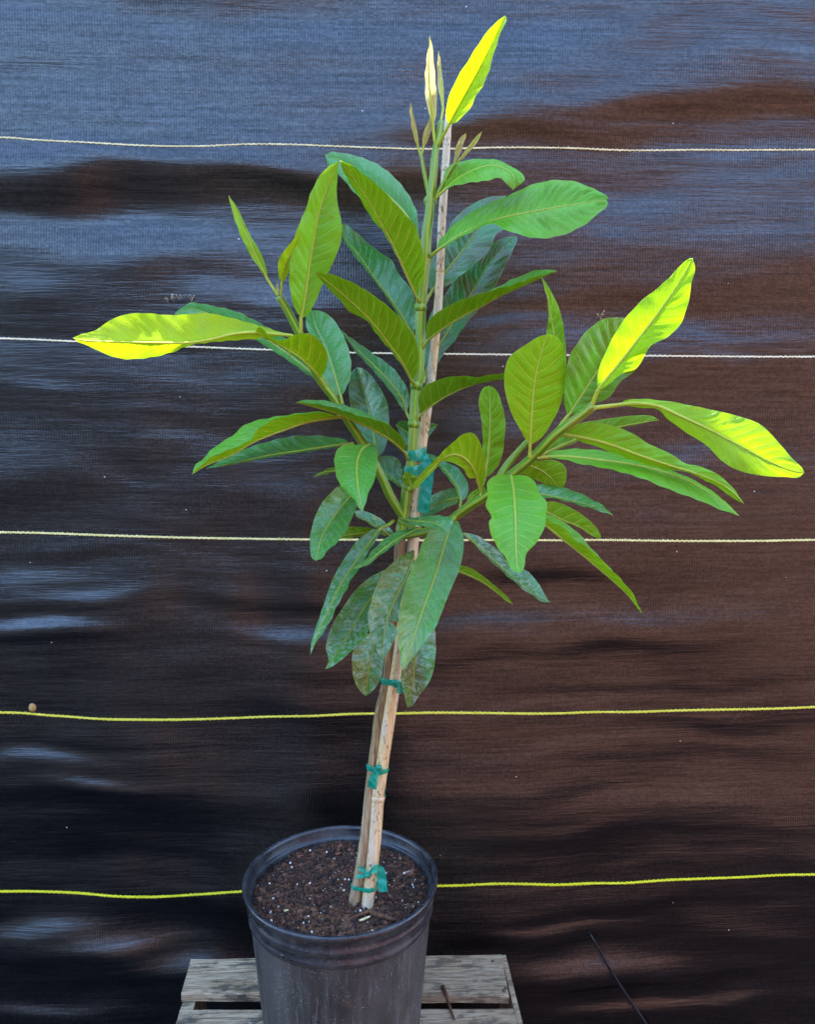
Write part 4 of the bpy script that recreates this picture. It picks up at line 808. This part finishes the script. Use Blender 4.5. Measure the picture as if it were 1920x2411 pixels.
L('c6', [(1515, 1130), (1540, 980), (1555, 800), (1562, 620), (1560, 480), (1550, 372)], [(1495, 1080), (1500, 900), (1500, 760), (1490, 640), (1470, 530), (1480, 440), (1512, 385)], [(1570, 1080), (1630, 1010), (1665, 900), (1680, 760), (1685, 650), (1665, 560), (1635, 450), (1590, 388)], (-.11, -.10), (.0, .0), 'L', .30, pet=[(1490, 1200)], petY=-.12)
L('c6', [(1325, 1300), (1300, 1200), (1250, 1120), (1170, 1022), (1100, 962), (1038, 918)], [(1360, 1285), (1387, 1200), (1360, 1120), (1300, 1040), (1200, 985), (1100, 930)], [(1310, 1280), (1270, 1182), (1200, 1092), (1120, 1002)], (-.06, -.02, .01), (-.01, .01), 'U', .05, pet=[(1318, 1350)], petY=-.09)
L('c6', [(1312, 1275), (1200, 1302), (1100, 1342), (1000, 1392), (905, 1432)], [(1290, 1200), (1200, 1213), (1100, 1250), (980, 1320), (930, 1372)], [(1300, 1312), (1200, 1362), (1100, 1410), (1000, 1442)], (-.04, .0, .02), (-.02, .01), 'U', .05, spots=.4, hue=.5)
L('c6', [(800, 690), (900, 750), (1000, 750), (1138, 686)], [(830, 655), (920, 662), (1060, 668)], [(830, 760), (890, 852), (980, 855), (1075, 772)], (.04, .04), (0, 0), 'U', .06)
L('c6', [(925, 1195), (905, 1130), (888, 1064)], [(862, 1165), (850, 1112), (868, 1075)], [(985, 1140), (962, 1108), (920, 1080)], (-.06, -.07), (0, 0), 'L', .18)
L('c6', [(1375, 1318), (1440, 1255), (1520, 1198)], [(1385, 1262), (1440, 1213), (1490, 1197)], [(1440, 1302), (1500, 1272), (1532, 1232)], (-.10, -.11), (0, 0), 'L', .22)

# ---------------------------------------------------------------- bamboo stake
st_px = [(860, 2146), (863, 2138), (883, 1977), (891, 1874), (918, 1680), (934, 1577), (952, 1430), (973, 1278), (977, 1179), (994, 1048), (1016, 887), (1034, 689), (1041, 526), (1048, 419), (1055, 297), (1058, 270)]
st_y = (-.052, -.04, -.03, -.018, -.006, -.004, -.004, -.006)
st_y = (-.050, -.036, -.026, -.018, -.006, .0, .0, -.002)
n = 120; Q = crom(st_px, n); Yv = interp(st_y, n)
P = [at(Q[i, 0], Q[i, 1], Yv[i]) for i in range(n)]
rr = np.interp(np.linspace(0, 1, n), [0, .25, .45, .6, .8, 1], [.0088, .0088, .0080, .0068, .0055, .0050])
sp_root = P[0].copy()
stake = empty('bamboo_stake', sp_root, 'pale bamboo cane staked beside the tree stem', 'stake')
nodes_y = [1874, 1480, 1110, 640, 400]
Vt, Ft, Ut = tube_geo(P, list(rr), 16); mesh('cane', Vt, Ft, M_BAM, stake, True, {'UVMap': Ut})
for ny in nodes_y:
    i = int(np.argmin(abs(Q[:, 1] - ny))); r0 = rr[i]; d = (P[min(i + 1, n - 1)] - P[i - 1]).normalized(); c = P[i]
    Vt, Ft, Ut = tube_geo([c + d * o for o in (-.004, -.0018, -.0004, .0006, .0020, .004)], [r0 * 1.005, r0 * 1.10, r0 * 1.06, r0 * 1.14, r0 * 1.05, r0 * .99], 16)
    mesh('cane_node', Vt, Ft, M_BAM, stake, True, {'UVMap': Ut})

# ---------------------------------------------------------------- teal tape ties
def ribbon(pts, Y, wd, name, parent, twist=0, n=26, wdir=None):
    Q = crom(pts, n); Yv = interp(Y, n); P_ = [at(Q[i, 0], Q[i, 1], Yv[i]) for i in range(n)]
    ww = interp(wd, n); Vb, Fb = [], []
    for i in range(n):
        T = (P_[min(i + 1, n - 1)] - P_[max(i - 1, 0)]).normalized(); vw = (CAM - P_[i]).normalized()
        s_ = T.cross(vw).normalized(); a = twist * i / n
        s_ = (Matrix.Rotation(a, 3, T) @ s_)
        nn = T.cross(s_)
        for k in range(5):
            t = k / 4 * 2 - 1
            Vb.append(P_[i] + s_ * (ww[i] * t) + nn * (.0012 * (1 - t * t) + .0006 * math.sin(i * .9 + t * 2)))
    for i in range(n - 1):
        for k in range(4): Fb.append((i * 5 + k, i * 5 + k + 1, (i + 1) * 5 + k + 1, (i + 1) * 5 + k))
    return mesh(name, Vb, Fb, M_TAPE, parent)
def near_z(P_, z): return min(P_, key=lambda p: abs(p.z - z))
def band(y, PL, rl, rr_, hl, hr, name, parent, tilt=0.0):
    """tape wrapped round stem (left) and cane (right): a loop hugging both, its height crumpled"""
    z = at(900, y, SY).z; a = near_z(PL, z).copy(); b = near_z(P, z).copy(); a.z = b.z = z
    d = (b - a); d.z = 0; dist = d.length; d.normalize(); pr = Vector((-d.y, d.x, 0)); Vb, Fb = [], []
    loop = []
    for i in range(15): th = math.pi / 2 + math.pi * i / 14; loop.append((a + d * (math.cos(th) * rl) + pr * (math.sin(th) * rl), d * math.cos(th) + pr * math.sin(th), 0))
    for i in range(15): th = -math.pi / 2 + math.pi * i / 14; loop.append((b + d * (math.cos(th) * rr_) + pr * (math.sin(th) * rr_), d * math.cos(th) + pr * math.sin(th), 1))
    n_ = len(loop)
    for i, (p_, nn, s_) in enumerate(loop):
        h = hl + (hr - hl) * s_; pinch = .55 + .45 * abs(math.cos(math.pi * i / 15 + .4))
        for k in range(5):
            t = k / 4 * 2 - 1
            Vb.append(p_ + nn * (.0006 * (1 - t * t) + .0004 * math.sin(i * 1.7 + k * 2)) + Vector((0, 0, h * pinch * t + tilt * (1 if s_ else -1))))
    for i in range(n_):
        j = (i + 1) % n_
        for k in range(4): Fb.append((i * 5 + k, i * 5 + k + 1, j * 5 + k + 1, j * 5 + k))
    return mesh(name, Vb, Fb, M_TAPE, parent)
def knot(x, y, Y, r, parent):
    c = at(x, y, Y); rg = random.Random(int(x))
    Vk = [c + Vector((v.x * r * 1.3, v.y * r, v.z * r)) * rg.uniform(.8, 1.2) for v in IV]
    return mesh('knot', Vk, IF, M_TAPE, parent)
GT = 'teal tape ties on the stem'
t1 = empty('plastic_tie', at(860, 2061, -.04), 'lowest teal plastic tie, just above the soil, with a long bent tail', 'plastic tie', GT)
band(2060, TRUNK_P, .0088, .0098, .0030, .0036, 'band', t1)
knot(866, 2060, -.058, .004, t1)
ribbon([(866, 2060), (852, 2062), (838, 2064)], (-.058, -.055, -.050), (.002, .003, .0032), 'tail', t1, .6)
ribbon([(866, 2058), (856, 2049), (845, 2042)], (-.058, -.054, -.050), (.002, .003, .003), 'tail', t1, -.5)
ribbon([(868, 2059), (878, 2050), (888, 2044), (896, 2050), (899, 2072), (903, 2100)], (-.058, -.060, -.058, -.058, -.062, -.064), (.002, .004, .006, .0066, .0066, .0066), 'tail', t1, .3)
t2 = empty('plastic_tie', at(892, 1800, -.03), 'teal plastic tie with two hanging tails halfway up the bare stem', 'plastic tie', GT)
band(1798, TRUNK_P, .0084, .0098, .0042, .0048, 'band', t2, -.001)
knot(893, 1806, -.042, .0038, t2)
ribbon([(893, 1806), (899, 1798), (906, 1796)], (-.042, -.040, -.038), (.002, .0045, .004), 'loop', t2, .6)
ribbon([(892, 1808), (884, 1822), (878, 1838), (875, 1856)], (-.042, -.043, -.043, -.040), (.002, .0048, .0062, .0062), 'tail', t2, .4)
ribbon([(893, 1808), (898, 1830), (903, 1855), (906, 1876)], (-.042, -.042, -.040, -.038), (.002, .0018, .0022, .0022), 'tail', t2, .9)
t3 = empty('plastic_tie', at(925, 1602, -.02), 'teal plastic tie under the lowest leaves with short frayed tails', 'plastic tie', GT)
band(1600, TRUNK_P, .0090, .0098, .0046, .0040, 'band', t3)
knot(931, 1605, -.036, .0036, t3)
ribbon([(931, 1606), (933, 1616), (934, 1624), (933, 1632)], (-.036, -.036, -.035, -.034), (.002, .0034, .0052, .0056), 'tail', t3, .3)
ribbon([(932, 1605), (940, 1612), (943, 1622), (943, 1634)], (-.036, -.034, -.030, -.028), (.002, .0042, .0048, .0040), 'tail', t3, -.4)
t4 = empty('plastic_tie', at(985, 1080, -.01), 'wide teal tape wrapped round green stem and cane among the leaves', 'plastic tie', GT)
band(1072, MAIN_P, .0080, .0080, .0072, .0110, 'band', t4)
band(1108, MAIN_P, .0080, .0080, .0066, .0090, 'band', t4)
ribbon([(988, 1062), (1000, 1078), (1008, 1100), (1006, 1130), (1001, 1165), (996, 1206)], (-.012, -.018, -.020, -.020, -.022, -.022), (.004, .0066, .0082, .0084, .0082, .0078), 'tail', t4, .12, 40)
